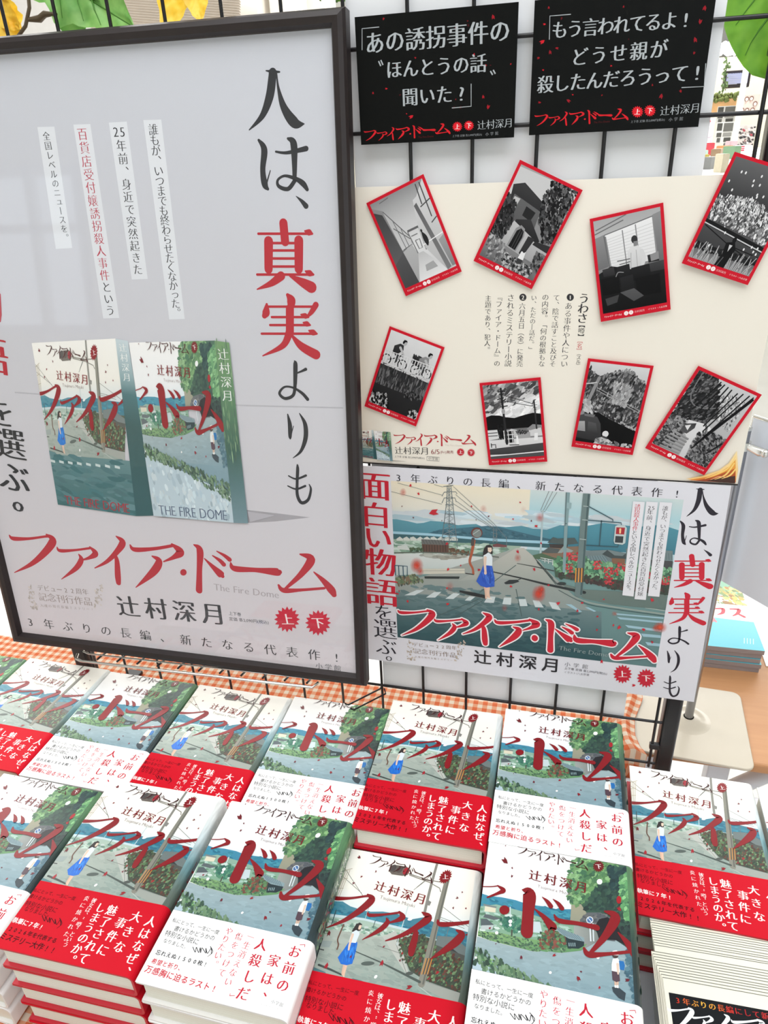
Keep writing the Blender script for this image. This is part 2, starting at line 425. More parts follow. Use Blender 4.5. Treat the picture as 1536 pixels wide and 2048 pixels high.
BIG = {
 'hito': [[(31, 1, 2), (42, 2.5, 5), (55, 3, 3)], [(43, 4, 15), (42, 14, 15), (37, 45, 15), (24, 76, 10), (1, 99, 2)], [(50, 5, 2), (53, 30, 5), (63, 62, 13), (82, 87, 18), (99, 89, 2)]],
 'ha': [[(2, 4, 5), (13, 22, 13), (10, 60, 11), (14, 88, 13), (20, 97, 6)], [(15, 95, 4), (25, 62, 2)], [(36, 26, 4), (58, 28, 6), (96, 20, 10)], [(60, 1, 5), (71, 10, 14), (73, 50, 11), (73, 82, 8)], [(73, 82, 8), (60, 97, 8), (42, 92, 7), (40, 80, 5), (54, 72, 5), (76, 78, 8), (90, 87, 11), (98, 98, 7)]],
 'comma': [[(10, 8, 4), (52, 45, 26), (84, 82, 40)]],
 'shin': [[(2, 16, 4), (96, 16, 4)], [(84, 12, 3), (91, 14, 10), (97, 16, 3)], [(46, 0, 14), (49, 28, 14)], [(20, 27, 15), (20, 69, 14)], [(73, 26, 15), (73, 69, 14)],
          [(20, 30, 4), (73, 30, 4)], [(20, 41, 4), (73, 41, 4)], [(20, 53, 4), (73, 53, 4)], [(20, 65, 4), (73, 65, 4)], [(0, 77, 4), (98, 77, 4)], [(85, 72, 3), (92, 75, 10), (99, 77, 3)],
          [(42, 79, 14), (25, 90, 10), (0, 99, 2)], [(58, 79, 4), (80, 89, 14), (95, 96, 18)]],
 'jitsu': [[(46, 0, 6), (52, 8, 15), (52, 18, 12)], [(8, 19, 4), (94, 19, 4)], [(9, 15, 4), (8, 28, 13), (5, 34, 9)], [(96, 16, 10), (88, 28, 8), (78, 38, 2)], [(18, 36, 4), (82, 36, 4)], [(70, 32, 3), (77, 34, 9), (83, 36, 3)],
           [(15, 49, 4), (84, 49, 4)], [(74, 45, 3), (80, 47, 9), (86, 49, 3)], [(0, 63, 4), (97, 63, 4)], [(84, 58, 3), (91, 61, 10), (98, 63, 3)], [(50, 22, 14), (50, 62, 14)], [(50, 58, 13), (38, 82, 10), (2, 99, 2)], [(52, 64, 3), (70, 83, 13), (96, 97, 16)]],
 'yo': [[(54, 0, 4), (57, 10, 13), (56, 58, 11)], [(58, 32, 4), (78, 26, 6), (92, 21, 9)], [(56, 56, 10), (50, 86, 9), (22, 95, 9), (3, 82, 8), (20, 66, 6), (50, 68, 6), (80, 82, 9), (98, 97, 10)]],
 'ri': [[(5, 2, 4), (15, 25, 13), (16, 50, 11), (17, 56, 5)], [(17, 54, 4), (32, 28, 2)], [(60, 0, 3), (86, 24, 13), (88, 55, 14), (66, 84, 9), (30, 99, 2)]],
 'mo': [[(40, 0, 5), (41, 12, 10), (39, 45, 9), (40, 78, 10), (57, 97, 11), (84, 89, 9), (95, 63, 7), (88, 50, 3)], [(4, 28, 4), (35, 36, 6), (75, 27, 7)], [(1, 54, 4), (35, 62, 6), (72, 54, 7)]],
}
def title(I, tl, tr, bl, col, grow=0.0, wk=.9):
    """the lettering of the book's title fitted to the corner tl, the corner tr and the downward direction tl -> bl (height .151 of the width)"""
    ax, ay = tr[0] - tl[0], tr[1] - tl[1]; bx, by = (bl[0] - tl[0]) / .151, (bl[1] - tl[1]) / .151
    src = I.src; I.src = lambda x, y: src(tl[0] + ax * x + bx * y, tl[1] + ay * x + by * y)
    for nm, x0, y0, x1, y1 in TITLE:
        st = KANA[nm] if wk == 1 else [[(p[0], p[1], p[2] * wk) for p in q] for q in KANA[nm]]
        I.shape(st, (x0, y0, x1, y1), col, grow)
    I.src = src
def badge(I, x, y, r, ch, col, ink=(250, 245, 245), ry=None, ux=None):
    I.burst(x, y, r, col, 16, ry)
    I.tick(); c = I.pt(x, y); a = I.pt(x + r, y); h = math.hypot(a[0] - c[0], a[1] - c[1]); d = ((a[0] - c[0]) / h, (a[1] - c[1]) / h)
    I.glyph_at(ch, c[0], c[1], h * 1.0, d, (-d[1], d[0]), ink, 'mb')
def petals(I, spots, r, cols, seed=3):
    rg = random.Random(seed); I.tick()
    for x, y in spots:
        a = rg.uniform(0, 6.28); q = r * rg.uniform(.6, 1.3); c = rg.choice(cols)
        ca, sa = math.cos(a), math.sin(a)
        P = [(x + q * (px * ca - py * sa), y + q * (px * sa + py * ca)) for px, py in [(-1, 0), (-.2, -.55), (.9, -.35), (.35, .1), (.8, .6), (-.2, .5)]]
        I.local_poly([I.pt(*p) for p in P], [I.C(c)] * 6)
def fade(y0, c0, y1, c1):
    def f(x, y):
        t = min(1, max(0, (y - y0) / (y1 - y0))); return tuple(a + (b - a) * t for a, b in zip(c0, c1))
    return f
def rnd_spots(x0, y0, x1, y1, n, seed):
    rg = random.Random(seed); return [(rg.uniform(x0, x1), rg.uniform(y0, y1)) for _ in range(n)]

# ------------------------------------------------------------------ the two jackets (traced from a copy lying flat: crop pixels -> cover metres)
BW, BH, BT, OBI = 0.137, 0.192, 0.0285, 0.0655
TABLE_Z = -0.06
def book_plane(x, y, ang, n):
    a = R(ang); z = TABLE_Z + n * BT
    return Plane((x, y, z), (math.cos(a), math.sin(a), 0), (-math.sin(a), math.cos(a), 0))
PL_N = book_plane(.163, -.2088, .23, 5)
PL_H = book_plane(.312, -.0215, -.25, 3)
PL_K = book_plane(-.2615, -.2165, 1.63, 5)
PL_L = book_plane(-.1185, -.215, -.07, 5)
RED = (152, 16, 36); TEALS = [(72, 150, 172), (60, 132, 158), (88, 165, 182)]
GREENS = [(104, 138, 110), (124, 156, 118), (90, 122, 102), (144, 176, 138), (76, 106, 92)]

def art_lower(I):
    I.src = PL_N.crop(930, 1680, 4.1514)
    L = lambda x, y: None
    I.grad((190, 40), (1440, 240), (1440, 700), (120, 560), [(0, (252, 252, 251)), (.7, (247, 250, 252)), (1, (226, 240, 246))], 2)
    I.poly([(140, 470), (200, 490), (300, 500), (420, 525), (520, 560), (640, 575), (760, 600), (900, 600), (900, 800), (120, 620)], (86, 160, 186), (66, 138, 162))
    I.dabs([(140, 490), (500, 560), (890, 620), (880, 720), (130, 600)], 50, 16, TEALS, .25, 3.0, 4, .15)
    I.poly([(125, 575), (260, 560), (480, 620), (700, 690), (900, 730), (900, 900), (110, 800)], (158, 190, 176), (140, 178, 150))
    I.dabs([(125, 590), (890, 730), (890, 850), (115, 790)], 90, 14, [(178, 205, 196), (128, 168, 140), (206, 220, 214), (112, 150, 128)], .15, 2.4, 7, .2)
    I.poly([(165, 572), (256, 588), (252, 628), (160, 618)], (226, 222, 202)); I.poly([(150, 555), (262, 578), (258, 592), (155, 572)], (140, 150, 150))
    I.poly([(165, 640), (215, 650), (300, 680), (240, 690), (150, 668)], (110, 120, 124)); I.poly([(130, 680), (180, 680), (240, 730), (130, 740)], (104, 116, 120)); I.poly([(135, 735), (238, 732), (225, 770), (130, 770)], (196, 206, 206))
    I.poly([(520, 700), (620, 705), (640, 800), (540, 790)], (206, 220, 224))
    I.line([(374, 580), (372, 760)], 9, (214, 226, 228)); I.line([(640, 640), (650, 700)], 9, (226, 232, 232))
    I.dabs([(290, 680), (400, 660), (470, 700), (470, 760), (420, 800), (330, 770)], 70, 20, [(84, 142, 122), (108, 164, 136), (66, 118, 108)], seed=3)
    I.line([(388, 770), (386, 820)], 12, (90, 90, 84))
    I.poly([(108, 780), (300, 800), (480, 840), (620, 860), (900, 900), (1010, 890), (960, 945), (800, 962), (560, 950), (380, 905), (200, 858), (105, 822)], (150, 186, 132), (112, 160, 116))
    I.dabs([(108, 785), (300, 805), (620, 870), (960, 905), (800, 955), (560, 945), (300, 880), (110, 820)], 150, 9, GREENS, .5, 2.0, 9, .8)
    # road
    I.poly([(100, 826), (200, 860), (380, 908), (560, 952), (800, 964), (960, 946), (1080, 880), (1120, 850), (1250, 860), (1340, 920), (1440, 1060), (1500, 1460), (1300, 1420), (60, 1090)], (172, 190, 194), (136, 166, 178))
    I.dabs([(110, 850), (560, 970), (960, 960), (1300, 940), (1420, 1150), (1440, 1400), (70, 1080)], 110, 20, fade(830, (172, 190, 194), 1440, (138, 167, 178)), .2, 3.2, 12, .2)
    I.poly([(60, 1090), (1500, 1450), (1500, 1900), (20, 1560)], (136, 166, 178))
    # bush, house
    I.dabs([(610, 800), (720, 770), (840, 820), (850, 900), (760, 930), (620, 920)], 130, 19, [(84, 126, 96), (112, 150, 108), (132, 92, 80), (150, 96, 84), (70, 104, 86)], seed=15)
    I.poly([(830, 830), (985, 860), (985, 905), (940, 930), (850, 925)], (48, 70, 76)); I.poly([(735, 738), (985, 838), (990, 872), (860, 846), (780, 800)], (150, 172, 178))
    I.lines([[(745 + i * 26, 744 + i * 10), (830 + i * 20, 824 + i * 6)] for i in range(8)], 5, (108, 134, 144)); I.lines([[(860 + i * 16, 880), (862 + i * 16, 910)] for i in range(4)], 6, (170, 196, 200))
    # slope, tunnel, trees
    I.poly([(880, 560), (960, 520), (1080, 540), (1100, 700), (960, 720), (870, 700)], (176, 172, 152), (158, 162, 146))
    I.poly([(905, 300), (960, 160), (1420, 240), (1450, 1000), (1340, 920), (1250, 860), (1120, 850), (1010, 640), (960, 560), (880, 560), (880, 480)], (84, 122, 102), (56, 86, 80))
    I.dabs([(905, 300), (960, 170), (1260, 220), (1260, 420), (1060, 480), (960, 560), (880, 520)], 260, 24, [(96, 140, 104), (126, 170, 118), (80, 122, 96), (112, 156, 110), (150, 190, 140)], -.6, 1.5, 21, .9)
    I.dabs([(852, 330), (890, 210), (950, 165), (985, 560), (900, 575), (850, 500)], 90, 18, [(104, 146, 110), (126, 166, 120), (88, 128, 102), (150, 188, 142)], -.6, 1.5, 24, .9)
    I.dabs([(1100, 400), (1300, 380), (1400, 800), (1250, 640), (1000, 600)], 160, 22, [(60, 90, 82), (48, 76, 74), (72, 104, 90)], -.6, 1.5, 22, .9)
    I.dabs([(1190, 240), (1330, 270), (1300, 420), (1210, 430)], 70, 22, [(52, 84, 86), (44, 74, 78), (70, 104, 96)], -.6, 1.4, 25, .9)
    I.dabs([(1290, 330), (1400, 270), (1430, 700), (1330, 690), (1280, 480)], 170, 20, [(130, 182, 130), (112, 166, 118), (148, 198, 146), (92, 144, 108)], -.8, 1.6, 23, .8)
    I.poly([(950, 690), (1010, 630), (1120, 630), (1220, 680), (1270, 780), (1240, 870), (1110, 850), (1090, 760), (960, 740)], (112, 118, 122)); I.dabs([(960, 690), (1020, 640), (1180, 650), (1100, 740), (1000, 740)], 24, 14, [(128, 130, 130), (96, 102, 108)], .3, 1.8, 5)
    I.poly([(1075, 740), (1110, 685), (1180, 668), (1250, 720), (1290, 800), (1330, 900), (1250, 860), (1110, 852)], (38, 40, 48))
    I.dabs([(1280, 760), (1440, 720), (1450, 1010), (1350, 900)], 60, 22, [(44, 62, 66), (56, 80, 78)], seed=31)
    # shade of the trees on the road
    I.dabs([(1340, 940), (1450, 960), (1500, 1460), (1400, 1420), (1380, 1250), (1330, 1130)], 130, 26, [(92, 128, 142), (80, 116, 132), (104, 138, 150)], seed=33)
    I.line([(1032, 720), (1040, 870)], 11, (226, 234, 238)); I.line([(1058, 720), (1064, 870)], 11, (214, 224, 228))
    I.disc(1032, 693, 29, (232, 238, 242)); I.disc(1032, 693, 23, (92, 132, 178)); I.line([(1018, 676), (1048, 712)], 6, (232, 238, 242))
    I.dabs([(78, 1000), (150, 995), (300, 1050), (500, 1150), (300, 1130), (70, 1078)], 150, 10, [(112, 156, 108), (140, 182, 126), (92, 136, 104), (168, 200, 150)], 1.1, 1.9, 35, .6)
    I.disc(1045, 965, 22, (90, 98, 104), 18)
    # schoolchild with a blue satchel
    I.poly([(1215, 1250), (1260, 1245), (1330, 1300), (1320, 1365), (1270, 1340), (1225, 1290)], (64, 80, 90))
    I.brush([(1243, 1200, ), (1245, 1250)], [18, 14], (216, 190, 172)); I.brush([(1262, 1195), (1262, 1250)], [18, 14], (216, 190, 172)); I.line([(1243, 1235), (1245, 1255)], 16, (240, 242, 240)); I.line([(1262, 1235), (1262, 1258)], 16, (240, 242, 240))
    I.poly([(1214, 1112), (1275, 1125), (1282, 1200), (1250, 1210), (1220, 1190)], (100, 80, 92))
    I.poly([(1222, 1015), (1262, 1010), (1285, 1040), (1280, 1130), (1212, 1115), (1212, 1060)], (236, 240, 240)); I.brush([(1262, 1060), (1266, 1140)], [22, 14], (226, 206, 190))
    I.poly([(1272, 1030), (1312, 1036), (1322, 1070), (1316, 1112), (1280, 1104)], (48, 128, 190)); I.disc(1244, 985, 26, (88, 76, 74)); I.poly([(1210, 975), (1222, 950), (1255, 945), (1275, 972), (1268, 988), (1215, 985)], (246, 246, 244))
    for x, y, r in [(1113, 375, 23), (375, 705, 16), (374, 735, 12), (262, 800, 14), (1100, 1005, 13), (705, 1130, 12), (90, 1005, 10)]: I.disc(x, y, r, (248, 250, 250))
    petals(I, [(465, 1005), (738, 985), (960, 1122), (1112, 1255), (1342, 1192), (1275, 540), (1275, 600), (205, 760), (938, 1180)], 20, [(150, 30, 48), (122, 40, 60), (170, 40, 56)], 3)
    I.disc(1273, 525, 20, (178, 34, 50), 32)
    petals(I, [(330, 200)], 30, [(130, 32, 46)], 5); petals(I, [(388, 328), (335, 75), (390, 260), (255, 890)], 12, [(130, 60, 70)], 6)
    # lettering
    title(I, (432, 62), (1022, 205), (425, 152), (84, 44, 46), 0, .85)
    badge(I, 1105, 248, 50, '下', (128, 34, 42))
    I.text('辻村深月', (582, 325), (962, 418), (134, 44, 50), 'mb', .86)
    I.text('Tsujimura Mizuki', (612, 412), (885, 478), (160, 140, 138), 'ml', tight=True)
    I.shape([[(-50, 8, 6), (30, 10, 7), (70, 3, 8)], [(66, 2, 8), (98, 38, 32), (70, 62, 20), (10, 95, 10)]], (170, 405, 320, 510), RED)
    I.disc(326, 610, 42, RED, 38)
    I.shape([[(10, 2, 6), (60, 10, 50), (52, 50, 44), (42, 94, 46)]], (465, 435, 575, 820), RED)
    I.shape([[(0, 0, 4), (50, 42, 26), (92, 88, 46), (97, 96, 20)]], (570, 595, 735, 772), RED)
    I.shape([[(0, 0, 6), (50, 40, 36), (84, 84, 46)]], (638, 502, 722, 592), RED); I.shape([[(0, 0, 6), (50, 40, 36), (84, 84, 46)]], (728, 520, 814, 610), RED)
    I.shape([[(0, 2, 6), (12, 42, 20), (55, 60, 16), (97, 88, 24)]], (738, 648, 1100, 772), RED)
    I.shape(KANA['mu'], (985, 618, 1440, 1050), RED)
    # foot of the cover, below the paper band: bank of grass, stone wall, English title
    I.src = lambda x, y: (x, -y)
    I.poly([(0, .118), (.137, .16), (.137, .192), (0, .192)], (188, 208, 218), (196, 214, 224))
    I.dabs([(0, .12), (.137, .162), (.137, .192), (0, .192)], 90, .0035, [(200, 218, 226), (176, 198, 210), (212, 226, 232)], 1.4, 1.6, 41, .3)
    I.dabs([(0, .106), (.03, .117), (.137, .148), (.137, .168), (.05, .134), (0, .122)], 200, .0019, [(96, 130, 104), (116, 146, 116), (84, 114, 98), (66, 92, 80), (136, 164, 136)], 1.2, 1.9, 42, .6)
    I.text('THE FIRE DOME', (.016, .1835), (.124, .1835), (86, 104, 130), 'm', tight=True)

def art_upper(I):
    I.src = PL_H.crop(1250, 1520, 5.3706)
    I.grad((20, 40), (1560, 280), (1560, 850), (40, 640), [(0, (253, 252, 248)), (.55, (250, 248, 240)), (1, (216, 234, 242))], 2)
    I.poly([(40, 500), (150, 505), (240, 545), (420, 590), (560, 590), (700, 610), (860, 655), (960, 640), (1100, 690), (1540, 790), (1540, 900), (900, 760), (50, 600)], (92, 154, 172), (70, 130, 148))
    I.dabs([(50, 520), (860, 670), (1540, 810), (1540, 880), (50, 590)], 60, 14, TEALS, .2, 3.2, 14, .1)
    I.poly([(55, 600), (400, 640), (900, 740), (900, 760), (400, 662), (55, 622)], (206, 224, 228))
    I.poly([(55, 622), (420, 660), (900, 760), (900, 800), (640, 810), (60, 720)], (176, 200, 190), (190, 206, 190))
    I.dabs([(60, 630), (880, 770), (700, 800), (60, 710)], 80, 11, [(150, 180, 164), (196, 212, 202), (128, 160, 148), (210, 222, 218)], .15, 3.0, 16, .1)
    # road
    I.poly([(60, 720), (400, 760), (560, 790), (640, 790), (720, 790), (860, 880), (1000, 980), (1180, 1150), (1540, 1250), (1560, 1420), (100, 1060)], (186, 194, 186), (152, 170, 164))
    I.dabs([(70, 740), (700, 800), (1160, 1150), (1540, 1300), (110, 1050)], 120, 20, fade(720, (186, 194, 186), 1200, (154, 171, 165)), .25, 3.2, 17, .2)
    I.poly([(640, 790), (740, 745), (800, 800), (1000, 1080), (960, 1070)], (196, 200, 194))
    I.poly([(100, 1050), (1560, 1400), (1560, 1800), (120, 1480)], (120, 150, 150))
    I.poly([(1180, 1150), (1540, 1240), (1540, 1330), (1180, 1200)], (170, 176, 170)); I.line([(1130, 1180), (1300, 1270), (1540, 1360)], 7, (196, 200, 196))
    # hedge, houses on the right
    I.poly([(800, 820), (920, 780), (1060, 800), (1160, 830), (1540, 900), (1540, 1240), (1180, 1140), (1000, 1060), (930, 980)], (96, 106, 88), (70, 84, 74))
    I.poly([(1150, 790), (1300, 800), (1540, 930), (1540, 970), (1160, 860)], (126, 138, 138)); I.poly([(930, 790), (1010, 770), (1060, 840), (930, 850)], (86, 84, 78)); I.poly([(1290, 910), (1310, 880), (1400, 930), (1390, 960)], (70, 76, 80))
    I.poly([(1160, 860), (1540, 970), (1540, 1010), (1160, 900)], (96, 100, 96))
    I.dabs([(900, 850), (1150, 870), (1540, 1000), (1540, 1230), (1180, 1130), (940, 990)], 300, 17, [(84, 110, 84), (108, 138, 100), (62, 82, 70), (128, 156, 120), (120, 76, 66), (96, 72, 62)], seed=19)
    I.dabs([(775, 800), (900, 755), (1060, 775), (1150, 815), (1000, 860), (960, 1000), (900, 985)], 80, 15, [(84, 106, 82), (104, 130, 96), (64, 82, 70), (110, 84, 72)], seed=28)
    I.dabs([(60, 730), (130, 740), (130, 760), (60, 760)], 12, 10, [(120, 150, 120)], seed=20)
    # wires, railing, poles
    I.lines([[(1110, 640), (1370, 715)], [(1130, 660), (1380, 735)], [(1225, 670), (1240, 840)], [(1110, 560), (1540, 790)], [(830, 330), (600, 260)], [(860, 350), (780, 420)], [(900, 300), (800, 400)], [(60, 240), (330, 470)], [(60, 300), (300, 440)], [(620, 860), (960, 950)], [(790, 850), (980, 1080)]], 4, (130, 134, 130))
    for x in range(58, 130, 18): I.line([(x, 250), (x - 10, 480)], 4, (196, 184, 160))
    I.lines([[(50, 260), (130, 240)], [(48, 330), (120, 320)], [(48, 400), (115, 400)]], 4, (196, 184, 160))
    I.line([(62, 520), (66, 600)], 7, (224, 234, 236)); I.line([(780, 550), (800, 860)], 7, (206, 220, 222)); I.line([(118, 570), (124, 690)], 8, (70, 96, 104)); I.line([(415, 560), (420, 650)], 6, (190, 206, 208)); I.line([(520, 660), (522, 720)], 6, (90, 110, 112))
    I.brush([(905, 60), (930, 400), (958, 620)], [20, 22, 22], (152, 152, 146)); I.brush([(1062, 330), (1085, 560), (1120, 860), (1152, 1165)], [44, 48, 54, 58], (150, 150, 140), smooth=False)
    I.brush([(1074, 330), (1097, 560), (1134, 860), (1168, 1165)], [10, 12, 13, 14], (118, 120, 114), smooth=False)
    for i in range(5): I.line([(1116 + i * 14, 965), (1124 + i * 14, 1092)], 8, (206, 152, 74) if i % 2 == 0 else (96, 80, 60))
    I.lines([[(680, 290), (900, 345), (1010, 360)], [(690, 300), (900, 360), (1020, 410), (1040, 440)]], 8, (150, 148, 140))
    I.poly([(478, 222), (520, 215), (640, 232), (682, 262), (672, 300), (630, 306), (520, 292), (482, 262)], (124, 118, 112))
    for x, y, c in [(515, 242, (96, 92, 92)), (580, 252, (104, 96, 94)), (645, 268, (176, 52, 68))]: I.disc(x, y, 29, c)
    I.poly([(940, 500), (985, 520), (980, 550), (945, 540)], (150, 150, 146))
    # shadows of the poles, manhole, girl
    I.brush([(440, 905), (700, 990), (1130, 1150)], [8, 12, 22], (92, 104, 100), smooth=False); I.disc(590, 1000, 62, (100, 112, 108), 17); I.disc(1010, 1082, 36, (96, 104, 100), 14); I.brush([(140, 1005), (270, 1045), (385, 1085)], [18, 18, 12], (80, 90, 88), smooth=False)
    I.brush([(238, 690), (232, 760), (232, 810), (256, 850), (258, 885)], [12, 12, 12, 12, 12], (122, 92, 78)); I.poly([(85, 815), (190, 820), (180, 870), (90, 860)], (168, 180, 178)); I.line([(90, 880), (140, 890)], 9, (90, 96, 96))
    I.brush([(378, 1000), (385, 1060), (392, 1085)], [22, 18, 14], (222, 190, 170)); I.brush([(395, 1000), (402, 1070), (410, 1098)], [22, 18, 14], (230, 200, 178))
    I.poly([(345, 828), (425, 832), (440, 900), (447, 1000), (400, 1012), (340, 1000), (292, 950), (320, 890)], (36, 126, 216)); I.dabs([(360, 850), (430, 850), (440, 990), (330, 960)], 14, 9, [(28, 108, 196), (60, 146, 228)], 1.3, 4, 4, .2)
    I.poly([(345, 735), (395, 725), (418, 770), (412, 838), (345, 832), (340, 790)], (226, 236, 242)); I.brush([(355, 770), (360, 850), (368, 890)], [22, 18, 14], (232, 208, 190))
    I.poly([(352, 690), (380, 676), (410, 690), (414, 740), (396, 745), (372, 735), (345, 752), (336, 740)], (64, 58, 58)); I.poly([(385, 698), (408, 696), (412, 722), (400, 735), (386, 724)], (238, 214, 196))
    for i in range(8): I.poly([(528 + i * 128, 1128 + i * 33), (600 + i * 128, 1138 + i * 33), (585 + i * 128, 1172 + i * 33), (530 + i * 128, 1160 + i * 33)], (232, 236, 232))
    I.disc(707, 1105, 14, (246, 248, 248)); I.disc(840, 655, 22, (248, 250, 250), 12)
    petals(I, [(720, 1000), (878, 925), (215, 1015), (685, 870), (1265, 1080), (1205, 1125), (410, 945)], 22, [(176, 36, 56), (150, 50, 66)], 8)
    petals(I, [(1050, 1190)], 34, [(160, 26, 44)], 9); petals(I, [(155, 150), (130, 760)], 22, [(128, 44, 54)], 10)
    petals(I, [(243, 308), (190, 360), (362, 268), (1245, 445), (1215, 490), (1330, 575), (1210, 570), (880, 980)], 13, [(140, 90, 96), (150, 70, 80)], 11)
    # lettering
    title(I, (280, 118), (945, 288), (262, 215), (84, 44, 46), 0, .85)
    badge(I, 1037, 318, 60, '上', (150, 28, 42))
    I.text('辻村深月', (458, 392), (872, 492), (140, 44, 50), 'mb', .86)
    I.text('Tsujimura Mizuki', (502, 475), (840, 548), (150, 130, 126), 'ml', tight=True)
    I.shape(KANA['fu'], (42, 448, 428, 720), RED); I.shape(KANA['a_small'], (420, 590, 772, 818), RED)
    I.shape(KANA['i'], (676, 600, 1045, 945), RED); I.shape(KANA['a'], (1100, 655, 1580, 978), RED)
    I.src = lambda x, y: (x, -y)
    I.poly([(0, .128), (.137, .128), (.137, .192), (0, .192)], (104, 142, 146), (46, 104, 108))
    I.dabs([(0, .128), (.137, .128), (.137, .192), (0, .192)], 60, .004, [(92, 132, 138), (60, 112, 118), (78, 122, 128)], .1, 4, 43, .2)
    I.lines([[(.0 + i * .016, .136), (.008 + i * .016, .137)] for i in range(8)], .003, (206, 220, 220))
    I.text('THE FIRE DOME', (.02, .1835), (.124, .1835), (170, 40, 56), 'm', tight=True)

def hand_note(I, l, col, sig):
    for (a, b), t in zip(l, ['私にとって、一生に一度', '書けるかどうかの', '特別な小説に', 'なりました。']): I.text(t, a, b, col, 'g', 1.0)
    (x0, y0), (x1, y1) = sig; dx, dy = x1 - x0, y1 - y0
    rg = random.Random(3)
    P = [(x0 + dx * i / 11 + rg.uniform(-6, 6), y0 + dy * i / 11 + (12 if i % 2 else -12)) for i in range(12)]
    I.brush(P, [3.2] * 12, col); I.brush([(x1 - 4, y1 - 22), (x1 + 6, y1 + 4), (x1 - 18, y1 + 26)], [3.4, 3.4, 2], col)

def art_band_upper(I):
    """red paper band (crop of the photo, scale 2.4 at 0,1780)"""
    I.src = PL_K.crop(0, 1780, 2.4); Wt = (250, 240, 240); K = (66, 14, 22)
    I.text('人はなぜ、', (722, 160), (600, 400), Wt, 'mb', .92, True, size=56)
    I.text('大きな', (652, 138), (574, 282), Wt, 'mb', .92, True, size=56)
    I.text('事件に', (578, 168), (494, 298), Wt, 'mb', .92, True, size=56)
    I.text('魅了されて', (536, 108), (402, 338), Wt, 'mb', .92, True, size=54)
    I.text('しまうのか。', (482, 96), (340, 345), Wt, 'mb', .92, True, size=50)
    I.text('彼女は、“噂”という', (450, 62), (316, 272), Wt, 'm', .98, True, size=26)
    I.text('炎に焼かれた。', (414, 52), (300, 258), Wt, 'm', .9, True, size=26)
    hand_note(I, [((168, 14), (352, 52)), ((150, 42), (290, 74)), ((134, 78), (262, 108)), ((128, 104), (240, 132))], K, ((205, 148), (290, 170)))
    I.text('執筆に7年!', (74, 158), (198, 190), Wt, 'gb', 1.0)
    I.text('2026年を代表する', (52, 200), (262, 254), K, 'gb', .95)
    I.text('ミステリー大作!!', (18, 234), (256, 300), K, 'gb', 1.0)
def art_band_lower(I):
    I.src = PL_L.crop(0, 1780, 2.4); r = (196, 40, 60); K = (40, 40, 44)
    I.text('お前の', (1388, 302), (1330, 462), r, 'mb', .92, True, size=62)
    I.text('家は、', (1288, 345), (1222, 520), r, 'mb', .92, True, size=62)
    I.text('人殺しだ', (1228, 268), (1140, 502), r, 'mb', .92, True, size=62)
    I.text('「', (1420, 262), (1419, 270), r, 'ml', .92, True, size=40); I.text('」', (1092, 520), (1091, 526), r, 'ml', .92, True, size=40)
    I.text('一生消えない', (1178, 232), (1070, 446), (204, 64, 82), 'm', .92, True, size=38)
    I.text('傷をつけて', (1122, 230), (1040, 402), (204, 64, 82), 'm', .92, True, size=38)
    I.text('やりたい。', (1076, 204), (1004, 360), (204, 64, 82), 'm', .92, True, size=38)
    hand_note(I, [((816, 152), (1018, 208)), ((826, 192), (996, 236)), ((784, 214), (918, 254)), ((772, 250), (872, 280))], K, ((905, 292), (990, 300)))
    I.text('忘れえぬ1500枚!', (738, 306), (962, 362), (44, 44, 48), 'gb', .95)
    I.text('希望と祈り、', (718, 348), (846, 382), (200, 44, 62), 'gb', .95); I.text('万感胸に迫るラスト!', (692, 386), (1002, 478), (200, 44, 62), 'gb', .95)
    I.text('小学館', (1282, 542), (1322, 556), (130, 130, 134), 'm', .9)
    I.text('定価（本体1900円＋税）', (1220, 552), (1312, 578), (150, 150, 154), 'ml', .9)

# ------------------------------------------------------------------ the room
FLOOR_Z = -0.76
def slab(name, a, b, mat):
    m = MB(); m.box(a, b); o = m.build(name, mat); o['kind'] = 'structure'; return o
M_floor = plain('pale_floor', (226, 226, 224), .35, vary=.03, scale=4)
M_wall = plain('cream_wall', (243, 239, 222), .7, vary=.015, scale=3)
M_ceil = plain('white_ceiling', (232, 234, 236), .8, vary=.015, scale=3)
slab('floor', (-6, -4.6, FLOOR_Z - .05), (6, 11, FLOOR_Z), M_floor)
slab('wall_back', (-6, 10.9, FLOOR_Z), (6, 11, 2.45), M_wall)
slab('wall_left', (-6.1, -4.6, FLOOR_Z), (-6, 11, 2.45), M_wall)
slab('wall_right', (6, -4.6, FLOOR_Z), (6.1, 11, 2.45), M_wall)
slab('ceiling', (-6.1, -4.6, 2.45), (6.1, 11, 2.5), M_ceil)
M_beam = plain('beige_beam', (214, 206, 196), .7, vary=.02)
for i, y in enumerate((-3.4, -2.0, 2.6)):
    slab('trim_%d' % (i + 1), (-6, y, 2.25), (6, y + .28, 2.45), M_beam)
